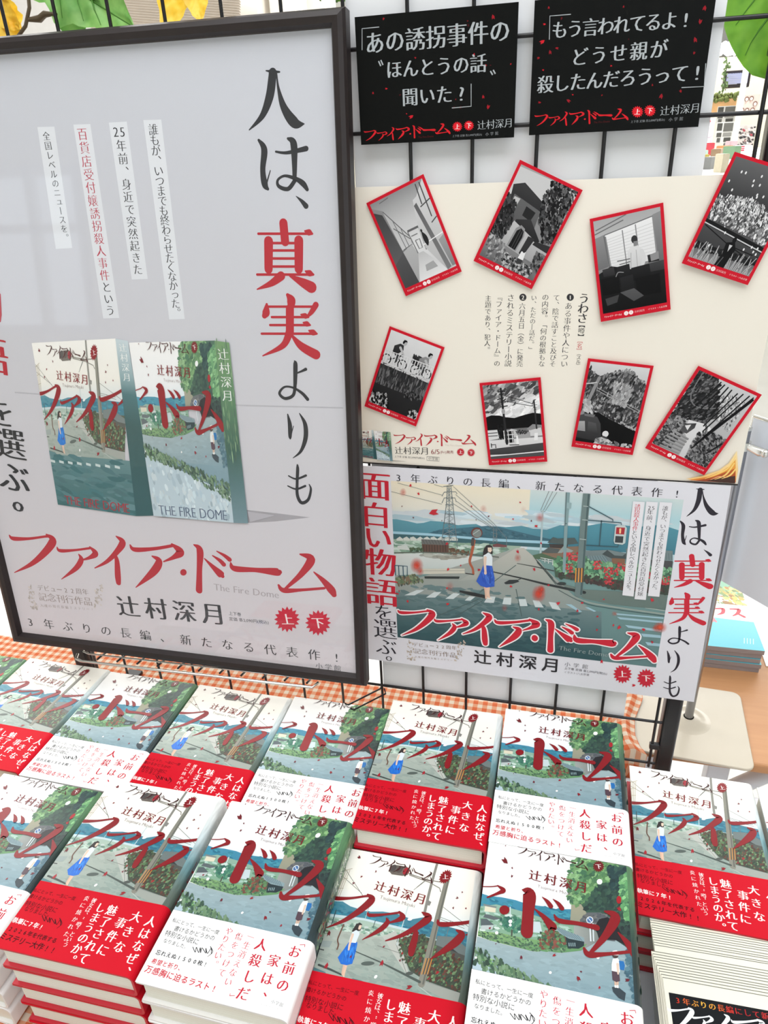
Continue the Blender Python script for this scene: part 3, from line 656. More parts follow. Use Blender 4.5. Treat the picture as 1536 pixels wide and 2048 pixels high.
# the front of the shop behind the camera: a wall with one window and an opening added for frontal fill light
openings = [(-4.7, -3.25, .30, 1.5), (.6, 3.7, -.2, 1.9)]
m = MB(); xs_ = [-6] + [v for w_ in openings for v in w_[:2]] + [6]
for k in range(0, len(xs_), 2): m.box((xs_[k], -4.6, FLOOR_Z), (xs_[k + 1], -4.5, 2.45))
for x0, x1, z0, z1 in openings: m.box((x0, -4.6, FLOOR_Z), (x1, -4.5, z0)); m.box((x0, -4.6, z1), (x1, -4.5, 2.45))
o = m.build('wall_front', M_wall); o['kind'] = 'structure'
M_alu = plain('white_aluminium', (225, 228, 230), .4, vary=.01)
for k, (x0, x1, z0, z1) in enumerate(openings):
    m = MB()
    for t in (0, .36, .72, 1): m.box((x0 + (x1 - x0) * t - .035, -4.57, z0), (x0 + (x1 - x0) * t + .035, -4.5, z1))
    m.box((x0, -4.57, z0 + .62 * (z1 - z0)), (x1, -4.5, z0 + .62 * (z1 - z0) + .06)); m.box((x0, -4.57, z0), (x1, -4.48, z0 + .06)); m.box((x0, -4.57, z1 - .06), (x1, -4.5, z1))
    o = m.build('front_opening_%d' % (k + 1), M_alu); o['kind'] = 'structure'

# ------------------------------------------------------------------ tables
M_wood = bpy.data.materials.new('light_wood'); M_wood.use_nodes = True
nt = M_wood.node_tree; b = nt.nodes['Principled BSDF']; b.inputs['Roughness'].default_value = .45
tc = nt.nodes.new('ShaderNodeTexCoord'); mp = nt.nodes.new('ShaderNodeMapping'); mp.inputs['Scale'].default_value = (3, 40, 3)
ns = nt.nodes.new('ShaderNodeTexNoise'); ns.inputs['Scale'].default_value = 3; ns.inputs['Detail'].default_value = 6
rp = nt.nodes.new('ShaderNodeValToRGB'); rp.color_ramp.elements[0].color = lin((180, 128, 86)) + (1,); rp.color_ramp.elements[1].color = lin((198, 148, 104)) + (1,)
nt.links.new(tc.outputs['Object'], mp.inputs[0]); nt.links.new(mp.outputs[0], ns.inputs['Vector']); nt.links.new(ns.outputs[0], rp.inputs[0]); nt.links.new(rp.outputs[0], b.inputs['Base Color'])
M_steel_white = plain('white_steel', (226, 228, 236), .35, vary=.01)
def table(name, label, x0, y0, x1, y1, top, mat, leg_mat, t=.025, edge=None):
    r = tag(empty(name, ((x0 + x1) / 2, (y0 + y1) / 2, FLOOR_Z)), label, 'table')
    hx, hy = (x1 - x0) / 2, (y1 - y0) / 2; h = top - FLOOR_Z
    m = MB(); m.box((-hx, -hy, h - t), (hx, hy, h)); m.build('tabletop', mat, r, .003)
    for sx in (-1, 1):
        for sy in (-1, 1):
            m = MB(); x, y = sx * (hx - .03), sy * (hy - .03); m.box((x - .014, y - .014, 0), (x + .014, y + .014, h - t)); m.build('leg', leg_mat, r, .003)
    return r
table('display_table', 'display table hidden under the orange gingham cloth', -1.25, -.47, .302, .155, TABLE_Z - .004, M_steel_white, M_steel_white)
r = table('side_table', 'light brown wooden table behind the display carrying the metal stand', .322, .0745, 1.25, .60, -.033, M_wood, M_steel_white, .016)
# diagonal brace under the front edge of the brown table
m = MB(); m.tube([(.445 - .786, .105 - .337, .72 - .10), (.56 - .786, .125 - .337, .708)], .012, 12); m.build('brace', M_steel_white, r)
m = MB(); m.box((.431 - .786, .092 - .337, .60), (.459 - .786, .116 - .337, .711)); m.build('bracket', M_steel_white, r, .002)
table('book_table', 'white low table under the book stack at the right edge', .3085, -.47, .90, .045, TABLE_Z, M_steel_white, M_steel_white)

# ------------------------------------------------------------------ gingham cloth
M_ging = bpy.data.materials.new('orange_gingham'); M_ging.use_nodes = True
nt = M_ging.node_tree; b = nt.nodes['Principled BSDF']; b.inputs['Roughness'].default_value = .85; b.inputs['Specular IOR Level'].default_value = .2
uv = nt.nodes.new('ShaderNodeUVMap'); uv.uv_map = 'cloth'; sp = nt.nodes.new('ShaderNodeSeparateXYZ'); nt.links.new(uv.outputs[0], sp.inputs[0])
def math_node(op, a, bb=None):
    n = nt.nodes.new('ShaderNodeMath'); n.operation = op
    for i, q in enumerate((a, bb)):
        if q is None: continue
        if isinstance(q, (int, float)): n.inputs[i].default_value = q
        else: nt.links.new(q, n.inputs[i])
    return n.outputs[0]
def stripe(s):
    f = math_node('FRACT', math_node('DIVIDE', s, .0145)); return math_node('LESS_THAN', f, .5)
a = stripe(sp.outputs[0]); c = stripe(sp.outputs[1]); tot = math_node('MULTIPLY', math_node('ADD', a, c), .5)
rp = nt.nodes.new('ShaderNodeValToRGB'); rp.color_ramp.interpolation = 'LINEAR'
rp.color_ramp.elements[0].color = lin((212, 196, 178)) + (1,); rp.color_ramp.elements[1].color = lin((200, 100, 62)) + (1,)
e = rp.color_ramp.elements.new(.5); e.color = lin((208, 148, 116)) + (1,)
nt.links.new(tot, rp.inputs[0])
wv = nt.nodes.new('ShaderNodeTexNoise'); wv.inputs['Scale'].default_value = 1500
tc = nt.nodes.new('ShaderNodeTexCoord'); nt.links.new(tc.outputs['Object'], wv.inputs['Vector'])
bp_ = nt.nodes.new('ShaderNodeBump'); bp_.inputs['Strength'].default_value = .25; bp_.inputs['Distance'].default_value = .0006
nt.links.new(wv.outputs[0], bp_.inputs['Height']); nt.links.new(bp_.outputs[0], b.inputs['Normal']); nt.links.new(rp.outputs[0], b.inputs['Base Color'])
def cloth():
    xs = [-1.27 + i * .03 for i in range(51)] + [.262 + i * .003 for i in range(30)]; ys = [-.49 + i * .025 for i in range(19)] + [-.015 + i * .0065 for i in range(30)]
    nx, ny = len(xs), len(ys); vs = []; uvs = []
    hem = [(.05, .343), (.057, .345), (.07, .336), (.09, .331), (.12, .332), (.165, .346), (.2, .346)]   # wavy right-hand hem lying over the edge of the metal plate
    def hem_x(y):
        for (a0, b0), (a1, b1) in zip(hem, hem[1:]):
            if y <= a1: return b0 + (b1 - b0) * max(0, (y - a0) / (a1 - a0))
        return hem[-1][1]
    for y in ys:
        for i, x in enumerate(xs):
            z = TABLE_Z; X = x
            if y > .045 and x > .262:
                k = (x - .262) / (xs[-1] - .262); X = .262 + (hem_x(y) - .262) * k
                s_ = min(1, max(0, (X - .292) / .018)); s_ = s_ * s_ * (3 - 2 * s_); g_ = min(1, (y - .045) / .012)
                z += g_ * (.0335 * s_ + .007 * math.exp(-((k - .80) / .10) ** 2) + .004 * math.exp(-((k - .55) / .07) ** 2))
            elif x > .300: X = .300 + (x - .300) * .1; z -= (x - .300) * 1.5
            z += .0006 * math.sin(x * 60 + y * 31) * math.sin(y * 47)
            if y > .158 and x < .29: z -= (y - .158) * 2
            vs.append((X, y, z + .0002)); uvs.append((x, y))
    fs = [(j * nx + i, j * nx + i + 1, (j + 1) * nx + i + 1, (j + 1) * nx + i) for j in range(ny - 1) for i in range(nx - 1)]
    me = bpy.data.meshes.new('tablecloth'); me.from_pydata(vs, [], fs); u = me.uv_layers.new(name='cloth')
    for lp in me.loops: u.data[lp.index].uv = uvs[lp.vertex_index]
    me.polygons.foreach_set('use_smooth', [True] * len(fs)); me.update()
    return tag(link('tablecloth', me, None, [M_ging]), 'orange and white gingham cloth spread over the display table', 'tablecloth')
cloth()

# ------------------------------------------------------------------ the wire grid panel
GP = .055
M_black = plain('black_coated_wire', (14, 14, 20), .35, vary=.05)
M_post = plain('black_steel_post', (13, 14, 20), .34, vary=.05)
r = tag(empty('wire_grid_panel', (0, 0, TABLE_Z)), 'black wire grid panel with posts holding all the posters', 'display panel')
def wire(a, bb, rad=.0017):
    m = MB(); m.tube([(a[0], a[1], a[2] - TABLE_Z), (bb[0], bb[1], bb[2] - TABLE_Z)], rad, 8); m.build('wire', M_black, r)
zs = [.013, .08] + [.08 + .06385 * k for k in range(1, 14)]; ztop = zs[-1]
for k in range(-8, 6): wire((k * GP, 0, .010), (k * GP, 0, ztop + .003))
wire((.3375, 0, .010), (.3375, 0, ztop + .003)); 
for z in zs: wire((-.452, .0034, z), (.3475, .0034, z))
for x0, x1 in ((-.472, -.447), (.3445, .3640)):
    m = MB(); m.box((x0, -.001, .002), (x1, .019, ztop + .03 - TABLE_Z)); m.build('post', M_post, r, .004, 3)
for x0, x1 in ((-.472, -.447), (.3445, .364)):
    m = MB(); m.box((x0, -.012 if x0 < 0 else -.003, 0), (x1, .11 if x0 < 0 else .06, .006)); m.build('foot', M_post, r, .001)
for z in (.045, .40, .76):
    m = MB(); m.box((.3375 - .003, -.003, z - TABLE_Z - .004), (.346, .003, z - TABLE_Z + .004)); m.build('clamp', M_post, r, .001)

# white foam board hooked behind the wires
M_foam = plain('white_foam_board', (238, 240, 244), .6, vary=.01, scale=8)
m = MB(); m.box((0, 0, 0), (.301, .006, .79))
o = m.build('foam_board', M_foam, None, .0006); o.location = (.0005, .0058, .0745)
tag(o, 'plain white foam board fixed behind the wire grid', 'board')

# ------------------------------------------------------------------ books
M_page = bpy.data.materials.new('page_edges'); M_page.use_nodes = True
nt = M_page.node_tree; b = nt.nodes['Principled BSDF']; b.inputs['Roughness'].default_value = .8
tc = nt.nodes.new('ShaderNodeTexCoord'); sx = nt.nodes.new('ShaderNodeSeparateXYZ'); nt.links.new(tc.outputs['Object'], sx.inputs[0])
ns = nt.nodes.new('ShaderNodeTexNoise'); ns.noise_dimensions = '1D'; ns.inputs['Scale'].default_value = 2600; nt.links.new(sx.outputs[2], ns.inputs['W'])
rp = nt.nodes.new('ShaderNodeValToRGB'); rp.color_ramp.elements[0].color = lin((226, 222, 206)) + (1,); rp.color_ramp.elements[1].color = lin((250, 248, 238)) + (1,)
rp.color_ramp.elements[0].position = .35; rp.color_ramp.elements[1].position = .6
nt.links.new(ns.outputs[0], rp.inputs[0]); nt.links.new(rp.outputs[0], b.inputs['Base Color'])

W0 = BW - .0065
def shell(x0, t, out, y0, y1, ny, colour, edge, W0=W0, T=BT):
    """C-shaped cover or band round a book block: (verts, colours, faces); spine on the right"""
    def prof(o):
        rr = .0065 + o; P = [(x0, T + o)]
        for k in range(7): a = R(90 - 15 * k); P.append((W0 + rr * math.cos(a), T - .0065 + rr * math.sin(a)))
        for k in range(7): a = R(-15 * k); P.append((W0 + rr * math.cos(a), .0065 + rr * math.sin(a)))
        P.append((x0, -o)); return P
    A, Bp = prof(out), prof(out - t); n = len(A); V = []; Cc = []; F = []
    for j in range(ny + 1):
        y = y0 + (y1 - y0) * j / ny
        for i, (x, z) in enumerate(A): V.append((x, y, z)); Cc.append(lin(colour(i, j / ny)) + (1,))
    for j in range(ny):
        for i in range(n - 1): q = j * n + i; F.append((q, q + n, q + n + 1, q + 1))
    base = len(V)
    for y in (y0, y1):
        for x, z in A: V.append((x, y, z)); Cc.append(lin(edge) + (1,))
        for x, z in Bp: V.append((x, y, z)); Cc.append(lin(edge) + (1,))
    for i in range(n - 1):
        q = base + i; F.append((q, q + 1, q + n + 1, q + n)); q += 2 * n; F.append((q, q + n, q + n + 1, q + 1))
        F.append((base + n + i, base + n + i + 1, base + 3 * n + i + 1, base + 3 * n + i))
    for i in (0, n - 1): F.append((base + i, base + n + i, base + 3 * n + i, base + 2 * n + i))
    return V, Cc, F
def put_shell(I, sh):
    k = len(I.v); I.v += sh[0]; I.c += sh[1]; I.f += [tuple(i + k for i in f) for f in sh[2]]; I.m += [0] * len(sh[2])
def lift(I, fn, a=0):
    I.v[a:] = [fn(*p) for p in I.v[a:]]

def jacket_mesh(kind):
    I = Ink(clip=(0.0, -BH + OBI, W0, 0.0))
    I.gam = 1.22; (art_lower if kind == 'lower' else art_upper)(I); I.gam = 1.0
    lift(I, lambda x, y, z: (x, y, z + BT))
    rg = random.Random(4)
    if kind == 'lower':
        pal = [(84, 124, 88), (88, 132, 92), (62, 94, 76), (38, 58, 56), (34, 50, 52), (44, 66, 74), (70, 96, 106), (90, 116, 126)]
        white = lambda i, t: (252, 252, 251)
    else:
        pal = [(232, 234, 232), (224, 230, 230), (196, 212, 216), (104, 146, 154), (96, 112, 104), (80, 94, 84), (120, 132, 126), (110, 128, 126)]
    def colour(i, t):
        if i == 0 or i >= 13: return (236, 238, 236)
        q = (1 - t) * (len(pal) - 1); a = int(q); f = q - a; p0, p1 = pal[a], pal[min(a + 1, len(pal) - 1)]
        w = rg.uniform(.93, 1.07)
        return tuple(min(255, (u + (v - u) * f) * w) for u, v in zip(p0, p1))
    put_shell(I, shell(0, .0022, 0, -BH, 0, 24, colour, (238, 238, 236) if kind == 'lower' else (196, 40, 56)))
    # author's name and title down the spine
    a = len(I.v); I.clip = None; I.src = lambda x, y: (x, y); I.z = 3e-5
    if kind == 'lower': I.dabs([(.004, .005), (BH - .07, .005), (BH - .07, BT - .005), (.004, BT - .005)], 90, .0026, GREENS, .3, 1.6, 8)
    I.text('辻村深月', (.022, BT / 2), (.062, BT / 2), (248, 250, 246), 'm', .8, size=.0105)
    st = {'fu': .072, 'a_small': .083, 'i': .094, 'a': .106}
    for nm, x in st.items(): I.shape([[(p[0], 100 - p[1], p[2]) for p in q] for q in KANA[nm]], (x, BT / 2 - .006, x + .011, BT / 2 + .006), RED)
    lift(I, lambda x, y, z: (BW + z, -x, y), a)
    return I.mesh('jacket_' + kind, INK_GLOSS)
def band_mesh(kind):
    I = Ink(); (art_band_lower if kind == 'lower' else art_band_upper)(I)
    lift(I, lambda x, y, z: (x, y, z + BT + .0004))
    col = (251, 251, 251) if kind == 'lower' else (204, 17, 38)
    put_shell(I, shell(-.0004, .0003, .0004, -BH - .0002, -BH + OBI, 4, lambda i, t: col, col))
    # the band's flaps turned in behind the fore edge of the front board
    return I.mesh('band_' + kind, INK_CARD)
def block_mesh():
    m = MB(); m.box((.0035, -BH + .0035, .0023), (W0 + .002, -.0035, BT - .0023)); return m.mesh('pages')
BLOCK = block_mesh(); BLOCK.materials.append(M_page)
JK = {k: jacket_mesh(k) for k in ('lower', 'upper')}; BD = {k: band_mesh(k) for k in ('lower', 'upper')}
def make_book(kind):
    r = empty('hardcover_book')
    j = link('jacket', JK[kind], r); b_ = link('paper_band', BD[kind], r); p = link('page_block', BLOCK, r)
    b_['label'] = 'red paper band with white lettering' if kind == 'upper' else 'white paper band with red lettering'
    return r
PROTO = {}
def place_book(kind, loc, ang):
    if kind not in PROTO: PROTO[kind] = r = make_book(kind)
    else:
        src = PROTO[kind]; r = src.copy(); COL.objects.link(r)
        for ch in list(src.children):
            c = ch.copy(); c.parent = r; COL.objects.link(c)
    r.location = loc; r.rotation_euler = (0, 0, R(ang)); return r
ORD = ['first', 'second', 'third', 'fourth', 'fifth', 'sixth', 'seventh']
STACKS = [  # kind, x, y, angle, copies, where
 ('lower', -.672, -.018, -.5, 4, 'first back-row stack from the left'), ('upper', -.5345, -.0145, -.7, 4, 'second back-row stack from the left'),
 ('lower', -.3955, -.019, -.2, 4, 'third back-row stack from the left'), ('upper', -.2555, -.0195, -.6, 4, 'fourth back-row stack from the left'),
 ('lower', -.1175, -.0165, .5, 4, 'fifth back-row stack from the left'), ('upper', .0225, -.029, .6, 5, 'sixth back-row stack from the left'),
 ('lower', .1615, -.0165, .4, 5, 'seventh back-row stack from the left'),
 ('upper', .312, -.0215, -.25, 3, 'right-hand stack below the metal base plate'), ('lower', .4525, -.026, -.4, 3, 'stack cut by the right photo edge'),
 ('lower', -.4165, -.2125, -.3, 4, 'first front-row stack from the left'), ('upper', -.2585, -.2165, 1.2, 5, 'second front-row stack from the left'),
 ('lower', -.1125, -.2155, -.07, 5, 'third front-row stack from the left'), ('upper', .0215, -.224, 1.0, 4, 'fourth front-row stack from the left'),
 ('lower', .163, -.2088, .23, 5, 'fifth front-row stack from the left')]
rg = random.Random(12)
for kind, x, y, ang, n, where in STACKS:
    word = 'red-banded' if kind == 'upper' else 'white-banded'
    for lv in range(n):
        top = lv == n - 1; j = 0 if top else 1
        o = place_book(kind, (x + j * rg.uniform(-.0008, .0008), y + j * rg.uniform(-.001, .001), TABLE_Z + .0012 + lv * (BT + .0008)), ang + j * rg.uniform(-.25, .25))
        rank = ['topmost', 'second from top', 'third from top', 'fourth from top', 'lowest'][n - 1 - lv] if lv else 'lowest'
        tag(o, '%s hardcover, %s of the %s' % (word, rank, where), 'book', 'hardcovers of the %s' % where)

# ------------------------------------------------------------------ prints fixed to the front of the wire grid
def wall_plane(x0, z0, y): return Plane((x0, y, z0), (1, 0, 0), (0, 0, 1))
DARK = (34, 34, 44); CRIM = (206, 26, 52)
def put_print(I, name, plane, mats, parent=None, local=None):
    o = link(name, I.mesh(name, mats), parent)
    if parent is None: o.matrix_world = plane.matrix()
    elif local is not None: o.matrix_local = local
    return o

# two black cards
M_Q = (176, 182, 186)
def black_card(x0, z0, w, h, fn, seed):
    P = wall_plane(x0, z0, -.0062); I = Ink(); I.base(0, 0, w, h, .0022, (8, 10, 10))
    I.src = lambda x, y: (x, y)
    petals(I, rnd_spots(.004, .02, w - .004, h - .004, 16, seed), .0011, [(150, 24, 34), (196, 30, 44), (96, 20, 26), (70, 16, 22)], seed)
    fn(I, P); return put_print(I, 'quote_card', P, INK_CARD)
def card_one(I, P):
    I.src = P.crop(690, 0, 1.8156)
    I.lines([[(62, 182), (62, 104), (124, 98)], [(388, 392), (458, 386), (458, 304)]], 3, M_Q)
    I.text('あの誘拐事件の', (108, 155), (562, 112), M_Q, 'mb', 1.0)
    I.text('ほんとうの話', (178, 252), (484, 230), M_Q, 'mb', 1.0, size=66)
    I.lines([[(122, 222), (130, 240)], [(130, 218), (138, 236)], [(528, 258), (536, 272)], [(538, 254), (546, 268)]], 5, M_Q)
    I.text('聞いた?', (236, 352), (424, 338), M_Q, 'mb', 1.0, size=66)
    petals(I, [(102, 338), (150, 322), (240, 424), (502, 352), (520, 388), (538, 62), (140, 68)], 8, [(200, 30, 44), (160, 26, 38)], 4)
    title(I, (68, 470), (380, 444), (71, 518), (216, 34, 44))
    I.text('The Fire Dome', (268, 498), (320, 494), (110, 30, 36), 'ml', tight=True)
    badge(I, 408, 460, 19, '上', (222, 34, 46)); badge(I, 450, 456, 19, '下', (222, 34, 46))
    I.text('辻村深月', (496, 454), (594, 446), M_Q, 'm', 1.0)
    I.text('上下巻 定価 各2,090円(税込)', (394, 494), (496, 488), (150, 154, 158), 'm', tight=True); I.text('小学館', (516, 487), (551, 484), (150, 154, 158), 'm', .72)
black = tag(black_card(.0115, .7095, .1345, .0945, card_one, 3), 'black quote card with three grey lines, left of the two', 'card', 'black quote cards')
def card_two(I, P):
    I.src = P.crop(690, 0, 1.8156)
    I.lines([[(742, 144), (744, 58), (820, 52)], [(1222, 318), (1304, 314), (1310, 230)]], 3, M_Q)
    I.text('もう言われてるよ!', (780, 108), (1238, 70), M_Q, 'mb', 1.0, size=66)
    I.text('どうせ親が', (852, 206), (1140, 178), M_Q, 'mb', 1.0, size=68)
    I.text('殺したんだろうって!', (728, 306), (1280, 262), M_Q, 'mb', 1.0, size=66)
    petals(I, [(740, 28), (724, 88), (716, 152), (745, 190), (1290, 78), (1272, 145), (1268, 192), (1148, 350), (812, 366), (706, 372), (1306, 30), (770, 175)], 9, [(206, 30, 44), (150, 26, 38)], 4)
    title(I, (688, 412), (1026, 390), (691, 464), (216, 34, 44))
    I.text('The Fire Dome', (906, 444), (960, 440), (110, 30, 36), 'ml', tight=True)
    badge(I, 1062, 406, 22, '上', (222, 34, 46)); badge(I, 1107, 402, 22, '下', (222, 34, 46))
    I.text('辻村深月', (1162, 402), (1272, 392), M_Q, 'm', 1.0)
    I.text('上下巻 定価 各2,090円(税込)', (1042, 442), (1160, 434), (150, 154, 158), 'm', tight=True); I.text('小学館', (1182, 434), (1221, 431), (150, 154, 158), 'm', .72)
tag(black_card(.1585, .7105, .133, .0935, card_two, 9), 'black quote card with three grey lines, right of the two', 'card', 'black quote cards')

# cream poster
CP = wall_plane(-.009, .3995, -.0040)
I = Ink(); I.base(0, 0, .382, .2755, .0012, (240, 234, 222))
I.src = CP.crop(690, 340, 1.8156); TX = (54, 52, 56)
for t, a, b_ in [('ある事件や人につい', (812, 494), (796, 704)), ('て、陰で話すこと及びそ', (768, 464), (754, 704)), ('の内容。「何の根拠もな', (728, 462), (714, 704)),
                 ('い、ただの―話だ。」', (686, 464), (676, 652)), ('六月五日（金）に発売', (644, 494), (634, 704)), ('されるミステリー小説', (602, 464), (592, 702)),
                 ('『ファイア・ドーム』の', (560, 462), (552, 702)), ('主題であり、犯人。', (520, 466), (516, 652))]:
    I.text(t, a, b_, TX, 'm', 1.04, True)
for x, y, ch in [(818, 462, '1'), (646, 462, '2')]:
    I.disc(x, y, 13, (40, 38, 42)); I.text(ch, (x, y), (x, y + 1), (244, 240, 232), 'mb', 1, True, size=22)
I.text('うわさ', (868, 466), (862, 538), (46, 44, 48), 'mb', .95, True, size=42); I.text('【噂】', (861, 561), (856, 606), (46, 44, 48), 'm', 1.0, True, size=25)
I.text('［名］', (854, 620), (850, 656), (206, 60, 74), 'm', 1.0, True, size=20); I.text('（スル）', (850, 666), (846, 710), TX, 'm', 1.0, True, size=17)
title(I, (176, 954), (474, 960), (178, 1000), (190, 40, 54)); I.text('The Fire Dome', (366, 998), (424, 1000), (214, 196, 190), 'ml', tight=True)
I.text('辻村深月', (196, 1018), (290, 1020), (52, 50, 52), 'm', 1.0); I.text('6/5', (318, 1022), (338, 1022), (150, 70, 72), 'm', tight=True, size=26)
I.text('(Fri)発売', (348, 1024), (388, 1024), (150, 70, 72), 'g', tight=True)
badge(I, 420, 1024, 15, '上', (196, 32, 50)); badge(I, 458, 1026, 15, '下', (196, 32, 50))
I.text('上下巻 定価 各2,090円(税込)', (184, 1040), (288, 1046), (110, 108, 110), 'm', tight=True)
I.lines([[(298, 1040), (343, 1043), (342, 1057), (297, 1054), (298, 1040)]], 1.5, (140, 138, 138)); I.text('小学館', (308, 1047), (333, 1049), (110, 108, 110), 'm', .95)
# the pair of books printed in the lower left corner
def book_pair(I, left, lspine, right, rspine):
    """two standing books: the corner quads of front covers and spines in sheet coordinates"""
    cover = [(0, 0), (BW, 0), (BW, -BH), (0, -BH)]; old = I.src
    for fn, q in ((art_upper, left), (art_lower, right)):
        I.clip = (0.0, -BH, BW, 0.0); I.dst = homography(cover, q); fn(I); I.clip = None; I.dst = None
        sp_ = lspine if fn is art_upper else rspine; I.src = homography([(0, 0), (1, 0), (1, 1), (0, 1)], sp_)
        cols = [(.0, (206, 220, 226)), (.3, (150, 178, 184)), (.42, (78, 122, 128)), (.6, (58, 96, 98)), (1, (40, 92, 98))] if fn is art_upper else [(0, (120, 160, 112)), (.3, (96, 140, 104)), (.6, (60, 100, 90)), (.8, (90, 126, 130)), (1, (120, 150, 160))]
        I.grad((0, 0), (1, 0), (1, 1), (0, 1), cols, 2)
        if fn is art_lower: I.dabs([(0, 0), (1, 0), (1, .65), (0, .65)], 60, .035, GREENS, seed=6)
        I.text('辻村深月', (.5, .07), (.5, .30), (244, 246, 244), 'm', .9, True)
    I.src = old
m_ = I.src
I.alpha = .5; I.poly([(175, 1058), (225, 1058), (120, 1048)], (150, 146, 140)); I.alpha = 1
book_pair(I, [m_(50, 946), m_(97, 944), m_(106, 1048), m_(56, 1040)], [m_(97, 944), m_(103, 944), m_(118, 1050), m_(106, 1048)], [m_(106, 946), m_(158, 950), m_(164, 1054), m_(118, 1050)], [m_(158, 950), m_(166, 951), m_(174, 1056), m_(164, 1054)])
# flames licking up the lower right corner
I.src = CP.crop(1110, 690, 3.606)
I.poly([(940, 962), (1060, 940), (1180, 900), (1250, 850), (1310, 760), (1318, 900), (1300, 985)], (252, 226, 168), (248, 200, 120))
I.poly([(960, 970), (1100, 945), (1200, 905), (1270, 860), (1300, 820), (1302, 985), (1180, 980)], (242, 176, 74), (222, 120, 36))
I.poly([(1010, 974), (1140, 948), (1220, 915), (1300, 885), (1298, 992)], (196, 92, 30), (150, 60, 24)); I.poly([(1090, 975), (1200, 950), (1298, 940), (1296, 994), (1190, 985)], (66, 34, 24))
for q in ([(1080, 960), (1180, 920), (1250, 880), (1300, 800)], [(1150, 965), (1230, 930), (1290, 850)], [(1200, 960), (1260, 935), (1300, 890)]): I.brush(q, [3, 12, 10, 3][:len(q)], (250, 212, 120))
I.brush([(1120, 968), (1180, 945), (1240, 950)], [3, 8, 3], (236, 170, 120))
# thin dark line along the foot
I.src = lambda x, y: (x, y); I.poly([(0, 0), (.382, 0), (.382, .0016), (0, .0016)], (28, 24, 26))
tag(put_print(I, 'notice_poster', CP, INK_MATTE), 'cream poster with vertical black text and flames in its lower corner', 'poster')

# landscape poster below it
LP = wall_plane(-.0155, .130, -.0052)
I = Ink(); I.base_poly([LP.local(722, 1316), LP.local(1388, 1404), LP.local(1463, 971), LP.local(710, 931)], .0012, (226, 226, 234))
A = LP.crop(770, 950, 4.3886); Bq = LP.crop(1040, 960, 4.3886)
I.src = LP.local
cn = [(782, 967), (1361, 999), (1312, 1335), (796, 1270)]
lc = [LP.local(*q) for q in cn]; I.clip = (min(lc[0][0], lc[3][0]), min(lc[2][1], lc[3][1]), max(lc[1][0], lc[2][0]), max(lc[0][1], lc[1][1]))
x0c, y0c, x1c, y1c = I.clip
I.src = lambda u, v: (x0c + (x1c - x0c) * u, y1c - (y1c - y0c) * v)
I.grad((0, 0), (.55, 0), (.55, .36), (0, .36), [(0, (240, 230, 206)), (.4, (228, 226, 214)), (.65, (190, 212, 220)), (.85, (206, 218, 226)), (1, (222, 224, 226))], 2)
I.grad((.5, 0), (1, 0), (1, .36), (.5, .36), [(0, (206, 220, 220)), (.3, (176, 212, 220)), (.6, (196, 220, 226)), (1, (186, 216, 226))], 2)
I.dabs([(0, .16), (1, .1), (1, .22), (0, .26)], 40, .02, [(182, 210, 222), (210, 220, 226), (196, 214, 222)], .05, 4.5, 51, .1)
I.poly([(0, .34), (1, .34), (1, 1), (0, 1)], (120, 156, 154), (96, 130, 132))
I.src = A
I.poly([(40, 385), (100, 388), (200, 405), (280, 425), (340, 420), (400, 402), (500, 410), (640, 440), (740, 432), (800, 430), (870, 460), (980, 450), (1060, 458), (1200, 446), (1300, 470), (1420, 480), (1536, 440), (1700, 450), (1700, 620), (40, 540)], (94, 154, 170), (70, 128, 146))
I.src = Bq; I.poly([(250, 440), (420, 410), (600, 400), (740, 376), (900, 396), (1050, 410), (1180, 396), (1290, 408), (1420, 450), (1420, 660), (250, 600)], (84, 150, 168), (62, 122, 140)); I.src = A
I.poly([(380, 510), (480, 478), (620, 470), (760, 456), (900, 446), (1000, 456), (1120, 486), (1260, 520), (1440, 560), (1536, 590), (1000, 590), (380, 530)], (68, 112, 130), (56, 100, 116))
I.dabs([(400, 500), (900, 460), (1400, 560), (500, 530)], 50, 13, [(62, 108, 124), (80, 124, 138), (54, 96, 112)], .15, 2.6, 52, .15)
I.poly([(40, 492), (400, 512), (700, 538), (1000, 560), (1440, 580), (1440, 604), (1000, 584), (700, 562), (400, 534), (40, 514)], (160, 204, 222))
I.poly([(40, 514), (400, 534), (1000, 584), (1440, 606), (1440, 640), (40, 560)], (58, 100, 108)); I.poly([(40, 560), (1200, 625), (1150, 660), (40, 720)], (150, 178, 160), (166, 188, 172))
I.dabs([(50, 570), (1100, 620), (1000, 700), (60, 690)], 100, 15, [(176, 200, 186), (134, 164, 144), (196, 214, 206), (110, 146, 128)], .05, 3.6, 53, .1)
for i in range(9): I.poly([(100 + i * 60, 560 - (i % 3) * 6), (130 + i * 60, 540), (160 + i * 60, 562), (158 + i * 60, 578), (102 + i * 60, 576)], (206, 212, 206))
I.poly([(80, 690), (500, 690), (860, 720), (860, 850), (700, 860), (90, 880)], (214, 220, 218), (188, 202, 200)); I.dabs([(300, 690), (700, 705), (600, 740), (360, 720)], 30, 14, [(150, 150, 140), (172, 176, 168)], .05, 4, 54, .1)
I.poly([(85, 880), (300, 900), (1160, 640), (1220, 640), (1700, 1100), (1900, 1240), (1900, 1800), (85, 1700)], (168, 172, 166), (104, 132, 134))
I.poly([(1150, 640), (1216, 640), (1360, 760), (1500, 960), (960, 900), (640, 930), (960, 760)], (190, 190, 182), (160, 168, 162))
I.grad((85, 1020), (1900, 1200), (1900, 1760), (85, 1500), [(0, (110, 134, 136)), (.3, (84, 114, 118)), (.7, (44, 84, 90)), (1, (28, 66, 74))], 2)
